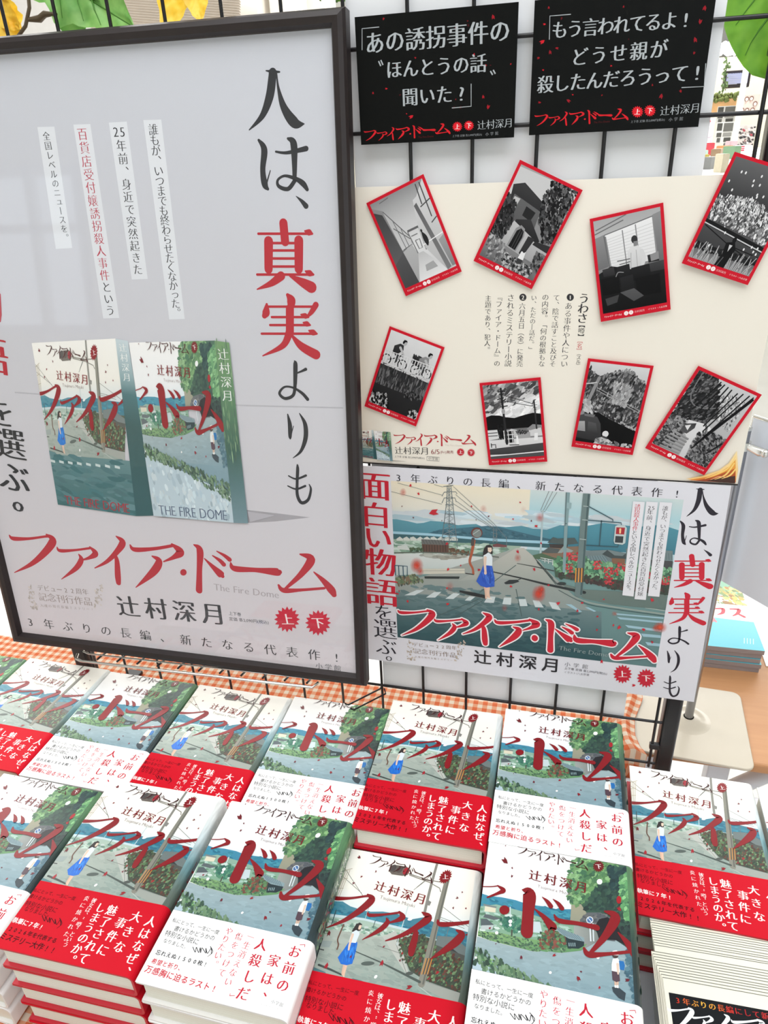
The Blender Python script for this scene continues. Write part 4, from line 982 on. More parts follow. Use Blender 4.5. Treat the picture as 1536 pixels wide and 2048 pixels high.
I.dabs([(90, 960), (900, 1000), (1700, 1200), (1700, 1600), (100, 1420)], 120, 20, fade(980, (104, 130, 132), 1500, (34, 74, 82)), .12, 3.6, 55, .2)
I.dabs([(85, 900), (260, 880), (330, 930), (120, 965)], 80, 13, [(96, 116, 88), (130, 144, 112), (72, 84, 76), (120, 104, 84)], 1.2, 2, 56, .7)
for q in [((170, 1055), (260, 1055), (345, 1010), (280, 1008)), ((360, 1075), (440, 1075), (495, 1025), (430, 1027)), ((530, 1085), (600, 1088), (660, 1040), (600, 1036)), ((700, 1100), (750, 1102), (795, 1066), (740, 1064)), ((870, 1118), (955, 1122), (970, 1066), (900, 1066)), ((1030, 1132), (1105, 1138), (1110, 1076), (1045, 1074)), ((1178, 1150), (1252, 1150), (1235, 1088), (1172, 1088)), ((1318, 1158), (1394, 1162), (1352, 1102), (1296, 1098)), ((1468, 1172), (1545, 1186), (1502, 1120), (1436, 1112))]: I.poly(q, (206, 218, 220))
I.src = Bq
for q in [((840, 1168), (1260, 1205), (1260, 1218), (850, 1182)), ((850, 1200), (1250, 1240), (1250, 1256), (880, 1222)), ((920, 1270), (1240, 1312), (1240, 1332), (950, 1296)), ((1060, 1345), (1235, 1362), (1235, 1386), (1080, 1374)), ((1100, 1420), (1230, 1436), (1230, 1460), (1120, 1450)), ((570, 1118), (600, 1115), (670, 1150), (650, 1156)), ((400, 1088), (450, 1090), (545, 1155), (520, 1160))]: I.poly(q, (160, 196, 210))
I.line([(1100, 1120), (1290, 1150)], 8, (170, 184, 180)); I.brush([(340, 950), (560, 1060), (800, 1110), (1290, 1180)], [12, 16, 16, 14], (150, 164, 158)); I.brush([(340, 966), (560, 1078), (800, 1128), (1290, 1196)], [5, 6, 6, 6], (60, 84, 86))
I.poly([(340, 900), (560, 960), (1290, 1000), (1290, 1140), (800, 1090), (560, 1040)], (112, 128, 122), (98, 118, 114))
I.src = A
I.brush([(955, 850), (1200, 905), (1400, 955), (1750, 1030)], [10, 14, 20, 28], (40, 48, 50), smooth=False); I.poly([(1045, 945), (1090, 920), (1160, 918), (1180, 935), (1120, 955), (1060, 958)], (46, 54, 56)); I.brush([(1160, 775), (1300, 800), (1480, 840)], [5, 8, 10], (60, 66, 66), smooth=False)
I.brush([(1160, 925), (1200, 905)], [8, 6], (46, 54, 56), smooth=False); I.lines([[(1330, 750), (1500, 960)], [(830, 1030), (1150, 790)], [(450, 1240), (820, 1090)], [(620, 1240), (860, 1100)], [(1150, 1000), (1200, 1240)]], 6, (70, 92, 92))
# barn, mirror, guard rails
I.poly([(322, 590), (560, 600), (560, 680), (330, 676)], (96, 72, 62)); I.poly([(318, 562), (500, 572), (558, 602), (556, 616), (326, 606)], (104, 106, 104)); I.lines([[(340 + i * 24, 612), (342 + i * 24, 676)] for i in range(9)], 6, (62, 50, 46)); I.lines([[(330 + i * 26, 566), (350 + i * 26, 606)] for i in range(8)], 4, (74, 78, 78))
I.dabs([(215, 640), (330, 640), (330, 670), (220, 670)], 24, 13, [(60, 84, 62), (80, 100, 74)], seed=57); I.dabs([(560, 640), (740, 670), (730, 700), (560, 690)], 40, 13, [(96, 74, 58), (120, 92, 74), (80, 84, 64)], seed=58)
I.poly([(110, 620), (190, 612), (220, 660), (110, 650)], (206, 214, 210)); I.line([(80, 682), (330, 676), (700, 690), (1000, 720)], 10, (96, 104, 96))
I.lines([[(86, 792), (196, 800), (196, 884)], [(120, 794), (124, 882)], [(158, 797), (162, 884)], [(88, 792), (94, 880)]], 8, (58, 92, 110))
I.poly([(310, 822), (700, 820), (700, 862), (340, 868)], (206, 204, 190)); I.poly([(346, 888), (656, 890), (650, 910), (350, 908)], (44, 54, 54)); I.line([(310, 840), (700, 838)], 4, (150, 150, 142))
I.brush([(782, 575), (762, 680), (744, 760), (770, 820), (776, 868)], [24, 22, 20, 18, 18], (172, 92, 64)); I.brush([(774, 560), (768, 610)], [26, 26], (80, 74, 72), smooth=False); I.disc(806, 506, 50, (112, 62, 56), 46); I.disc(808, 510, 40, (126, 136, 134), 37); I.brush([(772, 520), (830, 480)], [6, 6], (180, 190, 188), smooth=False)
I.line([(706, 862), (780, 872)], 9, (60, 60, 58))
# pylons and cables
g = (112, 124, 128)
I.lines([[(548, 92), (540, 250), (500, 575)], [(578, 92), (596, 250), (636, 640)], [(562, 92), (566, 600)], [(512, 100), (600, 90)], [(500, 185), (520, 150), (620, 145), (634, 165)], [(500, 245), (520, 200), (615, 200), (626, 235)], [(530, 260), (600, 262)], [(524, 340), (608, 344)], [(516, 420), (616, 428)], [(505, 520), (624, 530)]], 6, g)
I.lines([[(544, 110 + i * 46), (584 + i * 3, 150 + i * 46)] for i in range(10)] + [[(582 + i * 3, 110 + i * 46), (540 - i * 3, 150 + i * 46)] for i in range(10)], 4, (140, 152, 156))
I.lines([[(110, 68), (500, 175)], [(40, 140), (500, 255)], [(430, 82), (510, 105)], [(600, 100), (960, 430), (1060, 545)], [(620, 170), (960, 450)], [(630, 230), (960, 470)], [(600, 250), (940, 465)]], 3.5, (120, 128, 130))
I.lines([[(955, 460), (948, 590)], [(975, 460), (985, 590)], [(940, 480), (992, 484)], [(945, 510), (988, 514)], [(1066, 540), (1070, 660)], [(950, 590), (985, 520)], [(983, 590), (950, 530)]], 4.5, (120, 132, 136)); I.poly([(945, 610), (985, 600), (1070, 616), (1066, 632), (950, 630)], (120, 76, 78))
I.lines([[(1440, 140), (1366, 310)], [(1474, 140), (1388, 316)], [(1510, 150), (1410, 310)], [(1366, 318), (1408, 320)]], 4, (130, 136, 138)); I.brush([(1386, 310), (1362, 735)], [12, 16], (176, 196, 200), smooth=False)
# houses, hedge and poles on the right
I.src = Bq
I.poly([(110, 660), (190, 640), (300, 660), (300, 700), (130, 690)], (80, 108, 84)); I.poly([(190, 640), (250, 590), (520, 580), (520, 720), (300, 680)], (132, 110, 92))
I.poly([(240, 548), (290, 500), (330, 512), (480, 506), (512, 556), (420, 566), (260, 552)], (78, 92, 92)); I.poly([(255, 560), (420, 566), (412, 600), (262, 592)], (64, 58, 56)); I.poly([(190, 632), (250, 592), (350, 604), (330, 640), (240, 640)], (84, 92, 92)); I.poly([(330, 640), (380, 580), (470, 620), (450, 632)], (150, 164, 162))
I.poly([(560, 620), (780, 612), (930, 640), (940, 680), (900, 740), (800, 760), (570, 700)], (120, 136, 138), (100, 116, 120)); I.poly([(575, 665), (730, 660), (806, 726), (800, 738), (580, 716)], (118, 140, 146)); I.lines([[(590 + i * 22, 664), (606 + i * 26, 724)] for i in range(8)], 4, (84, 106, 112))
I.poly([(720, 650), (766, 612), (830, 660), (900, 666), (930, 640), (940, 690), (810, 690)], (66, 78, 80)); I.poly([(806, 684), (920, 690), (920, 740), (806, 740)], (132, 98, 76)); I.poly([(930, 600), (1340, 620), (1340, 730), (930, 690)], (116, 134, 136)); I.poly([(1150, 700), (1340, 710), (1330, 800), (1150, 790)], (72, 74, 76)); I.lines([[(1160 + i * 24, 640), (1164 + i * 24, 700)] for i in range(8)], 4, (86, 108, 112))
I.poly([(290, 690), (520, 640), (640, 720), (940, 740), (1330, 780), (1330, 1010), (900, 970), (600, 900), (480, 880), (310, 850)], (78, 116, 92), (60, 62, 58))
I.dabs([(290, 690), (520, 640), (640, 715), (940, 735), (1330, 780), (1320, 900), (620, 860), (310, 800)], 260, 22, [(86, 140, 106), (112, 166, 126), (64, 112, 90), (136, 184, 146)], seed=61)
I.dabs([(310, 800), (480, 820), (900, 880), (1320, 920), (1320, 1000), (900, 968), (600, 900), (330, 850)], 140, 20, [(64, 54, 54), (88, 66, 62), (56, 70, 60)], seed=62)
for x, y in [(415, 660), (430, 770), (480, 670), (680, 745), (770, 800), (830, 800), (780, 880), (900, 760), (1150, 830), (1270, 880)]: I.dabs([(x - 36, y - 34), (x + 36, y - 34), (x + 36, y + 36), (x - 36, y + 36)], 16, 12, [(196, 58, 66), (214, 84, 90), (170, 44, 54)], seed=int(x))
I.lines([[(180, 680), (290, 700), (286, 745)], [(190, 700), (285, 716)], [(220, 690), (218, 720)], [(250, 695), (250, 730)]], 7, (214, 220, 218)); I.disc(366, 908, 40, (52, 60, 60), 14); I.line([(135, 690), (290, 860)], 6, (60, 72, 72)); I.line([(150, 720), (330, 915)], 6, (60, 72, 72))
I.brush([(422, 90), (404, 400), (386, 800)], [32, 28, 24], (132, 160, 164), smooth=False); I.brush([(408, 90), (396, 400)], [8, 6], (90, 112, 116), smooth=False); I.poly([(412, 196), (452, 200), (448, 250), (410, 244)], (150, 178, 182)); I.lines([[(400, 380), (410, 380)]], 8, (60, 70, 72))
I.brush([(588, 100), (560, 400), (535, 760), (514, 1000)], [56, 58, 60, 62], (110, 130, 130), smooth=False); I.brush([(606, 100), (580, 400), (556, 760), (536, 1000)], [14, 14, 15, 16], (74, 96, 98), smooth=False)
I.lines([[(556, 226), (612, 232)], [(546, 346), (600, 352)], [(524, 515), (580, 522)]], 7, (176, 190, 188))
for i in range(6): I.line([(492 + i * 13, 770), (486 + i * 13, 895)], 9, (226, 150, 56) if i % 2 == 0 else (84, 66, 48))
I.lines([[(600, 228), (815, 345), (815, 360)], [(596, 350), (890, 374), (888, 400)], [(716, 352), (696, 580)], [(570, 570), (860, 586), (864, 560)]], 9, (60, 92, 102))
I.poly([(836, 402), (860, 392), (920, 396), (938, 420), (924, 550), (900, 566), (830, 556), (822, 530)], (196, 208, 208)); I.poly([(846, 412), (922, 416), (914, 476), (840, 472)], (172, 40, 52)); I.brush([(880, 428), (878, 462)], [16, 14], (246, 206, 150)); I.poly([(838, 488), (908, 492), (902, 550), (832, 546)], (56, 62, 66))
# girl crossing the road
I.src = A
I.poly([(655, 1010), (760, 1025), (900, 1058), (890, 1082), (760, 1056), (655, 1026)], (34, 42, 44))
I.brush([(884, 975), (888, 1030), (888, 1078)], [30, 22, 16], (222, 186, 164)); I.brush([(905, 980), (905, 1040), (915, 1075)], [30, 24, 18], (232, 198, 176)); I.poly([(890, 1072), (935, 1078), (945, 1090), (900, 1084)], (240, 236, 228))
I.poly([(866, 785), (940, 792), (962, 900), (960, 976), (890, 986), (840, 970), (802, 930), (840, 850)], (42, 92, 196)); I.dabs([(870, 800), (940, 800), (955, 960), (840, 940)], 24, 9, [(34, 78, 176), (66, 116, 214)], 1.4, 5, 5, .15)
I.poly([(868, 690), (900, 676), (930, 690), (944, 720), (942, 795), (868, 788), (864, 720)], (226, 236, 242)); I.brush([(880, 720), (878, 790), (884, 860)], [24, 20, 18], (230, 204, 186)); I.disc(882, 856, 12, (228, 200, 182), 16)
I.poly([(872, 640), (890, 615), (920, 610), (944, 626), (946, 690), (930, 692), (910, 672), (890, 690), (860, 706), (862, 670)], (44, 40, 42)); I.poly([(902, 634), (936, 634), (940, 660), (926, 678), (904, 668)], (240, 214, 196)); I.lines([[(912, 648), (920, 648)], [(930, 648), (936, 648)]], 3, (60, 50, 50))
# petals
petals(I, [(225, 90), (295, 162), (760, 272), (1187, 238), (1125, 384), (1328, 446), (545, 600), (555, 825), (545, 990), (825, 830), (1310, 825), (1370, 596), (200, 1105), (550, 1130), (665, 792), (1350, 1176), (1520, 1125), (1105, 975), (125, 1015), (1165, 670)], 15, [(206, 40, 48), (186, 32, 50)], 13)
petals(I, [(430, 325)], 36, [(196, 36, 50)], 2); petals(I, [(250, 372), (500, 398), (800, 390), (910, 360), (1285, 400), (150, 272)], 9, [(110, 50, 60)], 14)
for x, y, r, al in [(160, 150, 34, .5), (280, 790, 62, .95), (310, 845, 36, .6), (1360, 370, 42, .5), (1165, 724, 34, .45), (865, 296, 34, .3), (1350, 1040, 66, .95), (1375, 1000, 36, .8), (1050, 1165, 30, .25), (40, 268, 30, .4), (1215, 300, 30, .15), (570, 975, 40, .3)]:
    I.alpha = al; I.disc(x, y, r, (222, 66, 40), r * 1.2, edge=0.0)
I.alpha = 1
I.src = Bq; petals(I, [(735, 1045), (1160, 1050), (1085, 1310), (870, 1290), (1160, 1420), (820, 1272), (680, 1195), (675, 1312), (505, 1145), (545, 1075), (250, 920), (335, 1080)], 17, [(206, 40, 56), (186, 32, 50)], 15)
I.clip = None
for x, y, r, al in [(1230, 1290, 66, .95), (1190, 1300, 40, .5), (830, 1170, 30, .4)]:
    I.alpha = al; I.disc(x, y, r, (226, 84, 50), r * .8, edge=0.0)
I.alpha = 1
# printed strips of text over the picture
for q in [((1226, 190), (1336, 196), (1222, 1022), (1122, 1014)), ((1108, 186), (1210, 192), (1104, 1050), (1004, 1042)), ((992, 184), (1094, 190), (996, 1020), (898, 1008))]: I.poly(q, (232, 232, 238))
I.text('誰もが、いつまでも終わらせたくなかった。', (1276, 246), (1178, 962), DARK, 'm', 1.16, True)
I.text('年前、身近で突然起きた百貨店受付嬢', (1142, 280), (1056, 996), DARK, 'm', 1.02, True); I.text('25', (1136, 240), (1170, 242), DARK, 'm', tight=True, size=50)
I.text('誘拐殺人事件という全国レベルのニュースを。', (1032, 228), (950, 966), DARK, 'm', 1.16, True, cols=[(210, 40, 66)] * 6 + [DARK] * 15)
# lettering
I.src = LP.crop(690, 900, 1.8156)
tb = {'fu': (190, 572, 382, 675), 'a_small': (368, 608, 468, 690), 'i': (455, 592, 553, 712), 'a': (548, 608, 695, 712), 'do': (738, 612, 870, 740)}
def big_title(I, col, grow):
    I.src = A
    for nm, bx in {'fu': (112, 1176, 426, 1408), 'a_small': (432, 1254, 720, 1450), 'i': (680, 1204, 942, 1492), 'a': (960, 1258, 1338, 1506)}.items(): I.shape(KANA[nm], bx, col, grow)
    I.disc(1312, 1426, 26 + grow, col); I.src = Bq
    I.disc(132, 1386, 26 + grow, col)
    for nm, bx in {'do': (225, 1216, 520, 1506), 'bar': (476, 1350, 830, 1460), 'mu': (798, 1336, 1190, 1600)}.items(): I.shape(KANA[nm], bx, col, grow)
big_title(I, (250, 244, 246), 11); I.src = Bq; I.text('The Fire Dome', (362, 1470), (760, 1528), (150, 166, 166), 'm', tight=True)
big_title(I, (206, 24, 50), 0)
I.src = LP.crop(690, 900, 1.8156); BLK = (30, 26, 40); I.z = 3e-5
for nm, bx, c in [('hito', (1240, 140, 1356, 242), BLK), ('ha', (1216, 255, 1312, 345), BLK), ('comma', (1300, 360, 1332, 386), BLK), ('shin', (1196, 385, 1332, 500), CRIM), ('jitsu', (1176, 520, 1306, 632), CRIM),
                  ('yo', (1172, 640, 1248, 706), BLK), ('ri', (1168, 728, 1216, 808), BLK), ('mo', (1156, 820, 1216, 896), BLK)]: I.shape(BIG[nm], bx, c)
for ch, x, y, sz in [('面', 108, 130, 100), ('白', 112, 236, 90), ('い', 120, 318, 88), ('物', 128, 408, 98), ('語', 134, 516, 100)]: I.text(ch, (x, y), (x + 4, y + 100), CRIM, 'mb', 1, True, size=sz * 1.16)
for ch, x, y, sz in [('を', 140, 590, 62), ('選', 146, 650, 76), ('ぶ', 150, 714, 66), ('。', 140, 770, 60)]: I.text(ch, (x, y), (x + 4, y + 100), BLK, 'm', 1, True, size=sz * 1.1)
I.text('3年ぶりの長編、新たなる代表作!', (194, 100), (1206, 158), BLK, 'm', .6)
I.text('デビュー22周年', (256, 706), (396, 718), (140, 122, 110), 'm', .95); I.text('記念刊行作品', (264, 730), (392, 744), (140, 122, 110), 'm', .98); I.text('入魂の現代長編ミステリー!', (258, 750), (398, 764), (170, 156, 146), 'm', .8)
for sgn, cx in ((-1, 232), (1, 424)):
    I.dabs([(cx - 14, 690), (cx + 14, 690), (cx + 14 + sgn * -10, 764), (cx - 14 + sgn * -10, 764)], 18, 3, [(196, 184, 172), (180, 166, 152)], 1.2, 2.0, 3, .8)
I.text('辻村深月', (500, 752), (748, 780), (24, 22, 30), 'gb', .82)
I.text('小学館', (808, 778), (872, 786), (120, 118, 126), 'm', .7); I.text('上下巻 定価 各2,090円(税込)', (802, 792), (950, 812), (90, 90, 98), 'g', tight=True); I.text('イラスト/八太宗里', (800, 806), (882, 816), (140, 138, 146), 'g', tight=True)
badge(I, 1008, 813, 35, '上', (200, 26, 52)); badge(I, 1094, 828, 35, '下', (200, 26, 52)); petals(I, [(932, 768), (1048, 854)], 12, [(206, 30, 52)], 4)
tag(put_print(I, 'landscape_poster', LP, INK_MATTE), 'white landscape poster picturing a girl in a blue skirt on a crossing', 'poster')

# ------------------------------------------------------------------ framed poster leaning on a wire shelf
FW, FH, FM = .4782, .6656, .0135
FO = Vector((-.4741, -.0887, .1508)); FX = (Vector((.0040, -.0800, .1480)) - FO).normalized()
FY = (Vector((-.4712, -.0273, .8135)) - FO); FY = (FY - FX * FY.dot(FX)).normalized()
FP = Plane(FO, FX, FY); PP = Plane(FO - FP.n * .006, FX, FY)
M_frame = plain('dark_brown_frame', (33, 25, 26), .42, vary=.12, scale=60, coat=0)
M_backing = plain('hardboard', (150, 126, 100), .8)
fr = tag(empty('framed_poster'), 'large dark-framed poster with two printed books, leaning on the grid', 'poster'); fr.matrix_world = FP.matrix()
m = MB()
prof = [(0, -.016), (0, -.003), (.002, 0), (.006, .0012), (.011, .0004), (FM - .001, -.004), (FM, -.006), (FM, -.010), (.008, -.016)]
ring = []
for (cx, cy, sx, sy) in [(0, 0, 1, 1), (FW, 0, -1, 1), (FW, FH, -1, -1), (0, FH, 1, -1)]: ring.append([(cx + sx * a, cy + sy * a, z) for a, z in prof])
n = len(prof); vs = [p for q in ring for p in q]; fs = []
for i in range(4):
    for j in range(n): fs.append((i * n + j, ((i + 1) % 4) * n + j, ((i + 1) % 4) * n + (j + 1) % n, i * n + (j + 1) % n))
m.add(vs, fs); m.build('frame', M_frame, fr)
m = MB(); m.box((.009, .009, -.0135), (FW - .009, FH - .009, -.0105)); m.build('backing_board', M_backing, fr)
I = Ink(); e_ = .010; I.base(e_, e_, FW - e_, FH - e_, .0012, (226, 226, 233))
Z1 = PP.crop(0, 0, 2.0); Z2 = PP.crop(0, 620, 2.0); NAVY = (28, 32, 42); CR2 = (188, 20, 46)
I.clip = (e_, e_, FW - e_, FH - e_)
I.src = lambda u, v: (e_ + (FW - 2 * e_) * u, FH - e_ - (FH - 2 * e_) * v)
I.grad((0, 0), (1, 0), (1, 1), (0, 1), [(0, (206, 209, 218)), (.6, (211, 210, 217)), (1, (222, 216, 222))], 1)
I.src = Z1
for q in [((572, 480), (644, 478), (738, 1276), (676, 1278)), ((434, 490), (506, 486), (590, 1116), (526, 1118)), ((292, 498), (360, 496), (476, 1272), (412, 1274)), ((148, 508), (216, 506), (288, 992), (222, 996))]: I.poly(q, (229, 232, 238))
I.text('誰もが、いつまでも終わらせたくなかった。', (612, 518), (706, 1250), NAVY, 'm', 1.2, True)
I.text('年前、身近で突然起きた', (484, 582), (550, 1078), NAVY, 'm', .98, True); I.text('25', (462, 526), (488, 526), NAVY, 'm', tight=True, size=50)
I.text('百貨店受付嬢誘拐殺人事件という', (328, 536), (440, 1242), (186, 44, 66), 'm', .98, True, cols=[(190, 60, 84)] * 12 + [NAVY] * 3)
I.text('全国レベルのニュースを。', (184, 544), (262, 950), NAVY, 'm', .98, True)
for nm, bx, c in [('hito', (994, 280, 1218, 522), NAVY), ('ha', (1030, 552, 1232, 762), NAVY), ('comma', (1178, 780, 1232, 834), NAVY), ('shin', (1028, 892, 1256, 1160), CR2), ('jitsu', (1046, 1180, 1272, 1426), CR2)]: I.shape(BIG[nm], bx, c)
I.src = Z2
for nm, bx, c in [('yo', (1114, 204, 1232, 362), NAVY), ('ri', (1146, 414, 1232, 594), NAVY), ('mo', (1150, 620, 1248, 776), NAVY)]: I.shape(BIG[nm], bx, c)
# the column cut by the left edge
for ch, x, y, sz in [('面', -128, -640, 190), ('白', -106, -435, 190), ('い', -82, -232, 170), ('物', -60, -28, 190), ('語', -38, 180, 190)]: I.text(ch, (x, y), (x + 12, y + 100), CR2, 'mb', 1, True, size=sz * .8)
for ch, x, y, sz in [('を', 0, 410, 120), ('選', 40, 535, 130), ('ぶ', 56, 670, 130), ('。', 40, 815, 130)]: I.text(ch, (x, y), (x + 12, y + 100), NAVY, 'mb', 1, True, size=sz)
# the two books and the shade they cast, as printed
I.alpha = .30
I.poly([(990, 800), (1120, 815), (1240, 830), (1100, 846), (990, 852), (620, 830)], (120, 118, 126)); I.alpha = 1
I.alpha = .9; I.poly([(990, 806), (1100, 822), (1000, 848)], (196, 194, 202)); I.alpha = 1
g_ = I.src
book_pair(I, [g_(126, 132), g_(462, 114), g_(545, 824), g_(232, 778)], [g_(462, 114), g_(512, 124), g_(622, 822), g_(545, 824)],
          [g_(516, 130), g_(860, 122), g_(936, 850), g_(616, 822)], [g_(860, 122), g_(918, 130), g_(994, 852), g_(936, 850)])
I.z = 5e-5
for nm, bx in {'fu': (35, 896, 216, 1054), 'a_small': (226, 946, 384, 1080), 'i': (376, 904, 502, 1102), 'a': (518, 934, 724, 1112), 'do': (774, 936, 928, 1132), 'bar': (922, 1008, 1120, 1064), 'mu': (1114, 976, 1342, 1150)}.items(): I.shape([[(p[0], p[1], p[2] * .88) for p in q] for q in KANA[nm]], bx, CR2)
I.disc(733, 1050, 13, CR2)
I.text('The Fire Dome', (866, 1108), (1106, 1138), (176, 168, 174), 'm', tight=True)
I.text('デビュー22周年', (160, 1112), (340, 1128), (150, 136, 132), 'm', .98); I.text('記念刊行作品', (170, 1148), (350, 1166), (160, 146, 142), 'm', 1.0); I.text('入魂の現代長編ミステリー!', (166, 1182), (368, 1198), (182, 172, 170), 'm', .8)
for sgn, cx in ((-1, 118), (1, 396)): I.dabs([(cx - 14, 1100), (cx + 14, 1102), (cx + 20 - sgn * 14, 1198), (cx - 8 - sgn * 14, 1198)], 20, 4, [(206, 198, 194), (192, 184, 180)], 1.2, 2.0, 3, .8)
I.text('辻村深月', (512, 1186), (852, 1216), (40, 42, 50), 'mb', .84)
I.text('上下巻', (922, 1214), (956, 1218), (84, 86, 94), 'g', 1.0); I.text('定価 各2,090円(税込)', (924, 1236), (1072, 1250), (84, 86, 94), 'g', tight=True)
badge(I, 1148, 1238, 52, '上', (206, 40, 66)); badge(I, 1272, 1252, 52, '下', (206, 40, 66))
I.text('3年ぶりの長編、新たなる代表作!', (120, 1248), (1346, 1390), (50, 50, 56), 'm', .58)
I.text('小学館', (1276, 1424), (1350, 1434), (104, 104, 112), 'm', .8)
# soft crease across the middle of the sheet
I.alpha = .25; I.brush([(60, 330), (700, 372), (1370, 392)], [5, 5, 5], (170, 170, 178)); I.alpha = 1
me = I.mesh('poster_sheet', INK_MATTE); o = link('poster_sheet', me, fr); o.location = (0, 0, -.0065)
M_pane = bpy.data.materials.new('clear_acrylic'); M_pane.use_nodes = True; nt = M_pane.node_tree; nt.nodes.remove(nt.nodes['Principled BSDF'])
t = nt.nodes.new('ShaderNodeBsdfTransparent'); t.inputs[0].default_value = (1, 1, 1, 1); g = nt.nodes.new('ShaderNodeBsdfGlossy'); g.inputs['Roughness'].default_value = .035
f = nt.nodes.new('ShaderNodeFresnel'); f.inputs[0].default_value = 1.38; x = nt.nodes.new('ShaderNodeMixShader')
gg = nt.nodes.new('ShaderNodeNewGeometry'); ior = nt.nodes.new('ShaderNodeMapRange'); ior.inputs[3].default_value = 1.55; ior.inputs[4].default_value = 1 / 1.55   # the same thin sheet seen from either face
nt.links.new(gg.outputs['Backfacing'], ior.inputs[0]); nt.links.new(ior.outputs[0], f.inputs[0]); nt.links.new(f.outputs[0], x.inputs[0]); nt.links.new(t.outputs[0], x.inputs[1]); nt.links.new(g.outputs[0], x.inputs[2]); nt.links.new(x.outputs[0], nt.nodes['Material Output'].inputs[0])
m = MB(); m.add([(FM - .002, FM - .002, -.0045), (FW - FM + .002, FM - .002, -.0045), (FW - FM + .002, FH - FM + .002, -.0045), (FM - .002, FH - FM + .002, -.0045)], [(0, 1, 2, 3)])
m.build('clear_pane', M_pane, fr)['label'] = 'clear reflecting cover sheet'

# wire shelf under the frame
M_chrome = plain('chromed_wire', (220, 220, 216), .22, 1.0, vary=.02)
sh = tag(empty('wire_shelf', (-.215, -.04, .137)), 'chrome and black wire shelf hooked on the grid under the framed poster', 'shelf')
def rel(p): return (p[0] + .215, p[1] + .04, p[2] - .137)
for y, z, nm in ((-.0975, .1435, 'front_rail'), (-.082, .1430, 'inner_rail')):
    m = MB(); m.tube([rel((-.380, y + .012, z)), rel((-.376, y + .003, z)), rel((-.366, y, z)), rel((-.060, y + .0105, z)), rel((-.056, y + .02, z))], (.0017 if nm == 'front_rail' else .0011), 10); m.build(nm, M_chrome, sh)
for k in range(11):
    xx = -.350 + k * .028
    m = MB(); m.tube([rel((xx, -.004, .128)), rel((xx, -.03, .133)), rel((xx, -.07, .1385)), rel((xx, -.088 + k * .0009, .1415))], .0013, 8); m.build('cross_wire', M_black, sh)
m = MB(); m.tube([rel((-.385, -.0035, .128)), rel((-.045, -.0035, .128))], .0016, 8); m.build('back_wire', M_black, sh)
# small double hook beside it
hk = tag(empty('display_hook', (0, -.02, .07)), 'thin black double wire hook on the grid right of the frame', 'hook')
for dx in (0, .007):
    m = MB(); m.tube([(dx * .3 + .001, .019, .016 - dx), (dx - .001, .015, .011 - dx), (dx - .034, -.021, .010 - dx), (dx - .036, -.026, .016 - dx)], .0011, 8); m.build('prong', M_black, hk)

# ------------------------------------------------------------------ eight picture postcards pinned to the cream poster
GR = lambda v: (v, v, min(255, v + 2))
RIM = (204, 26, 46)
def postcard(label, corners, art, k=0):
    """corners in photo pixels: TL, TR, BR, BL; art(I) draws in unit coordinates (0..1, 0..1.46 down)"""
    P0 = wall_plane(0, 0, -.0062 - k * .0004); pts = [Vector(P0.local(*q)) for q in corners]
    c = sum(pts, Vector((0, 0))) / 4
    ex = ((pts[1] - pts[0]) + (pts[2] - pts[3])).normalized(); w = ((pts[1] - pts[0]).length + (pts[2] - pts[3]).length) / 2; h = ((pts[3] - pts[0]).length + (pts[2] - pts[1]).length) / 2
    ey = Vector((-ex.y, ex.x)); P = Plane((c.x, P0.O.y, c.y), (ex.x, 0, ex.y), (ey.x, 0, ey.y))
    I = Ink(); I.base(-w / 2, -h / 2, w / 2, h / 2, .0006, RIM)
    a, b_, top, bot = .045, .955, .035, .075
    I.clip = (-w / 2 + w * a, -h / 2 + w * .115, w / 2 - w * a, h / 2 - w * a)
    x0, y0, x1, y1 = I.clip; I.src = lambda u, v: (x0 + (x1 - x0) * u, y1 - (y1 - y0) * v)
    I.fine = .62; I.gam = 1.12; art(I); I.fine = 1; I.gam = 1
    I.clip = None; I.src = lambda u, v: (-w / 2 + w * u, h / 2 - w * v); hh = h / w
    W_ = (250, 236, 236); y = hh - .062
    I.text('『ファイア・ドーム』', (.06, y), (.31, y), W_, 'mb', 1.15); I.disc(.375, y, .032, W_); I.disc(.445, y, .032, W_)
    I.text('上', (.375, y), (.385, y), (220, 120, 130), 'm', size=.04); I.text('下', (.445, y), (.455, y), (220, 120, 130), 'm', size=.04)
    I.text('辻村深月', (.51, y), (.62, y), (246, 210, 212), 'm', 1.0); I.text('イラスト・八太宗里', (.70, y), (.94, y), W_, 'm', .98)
    o = link('postcard', I.mesh('postcard', INK_CARD)); o.matrix_world = P.matrix()
    return tag(o, label, 'postcard', 'red-rimmed picture postcards')
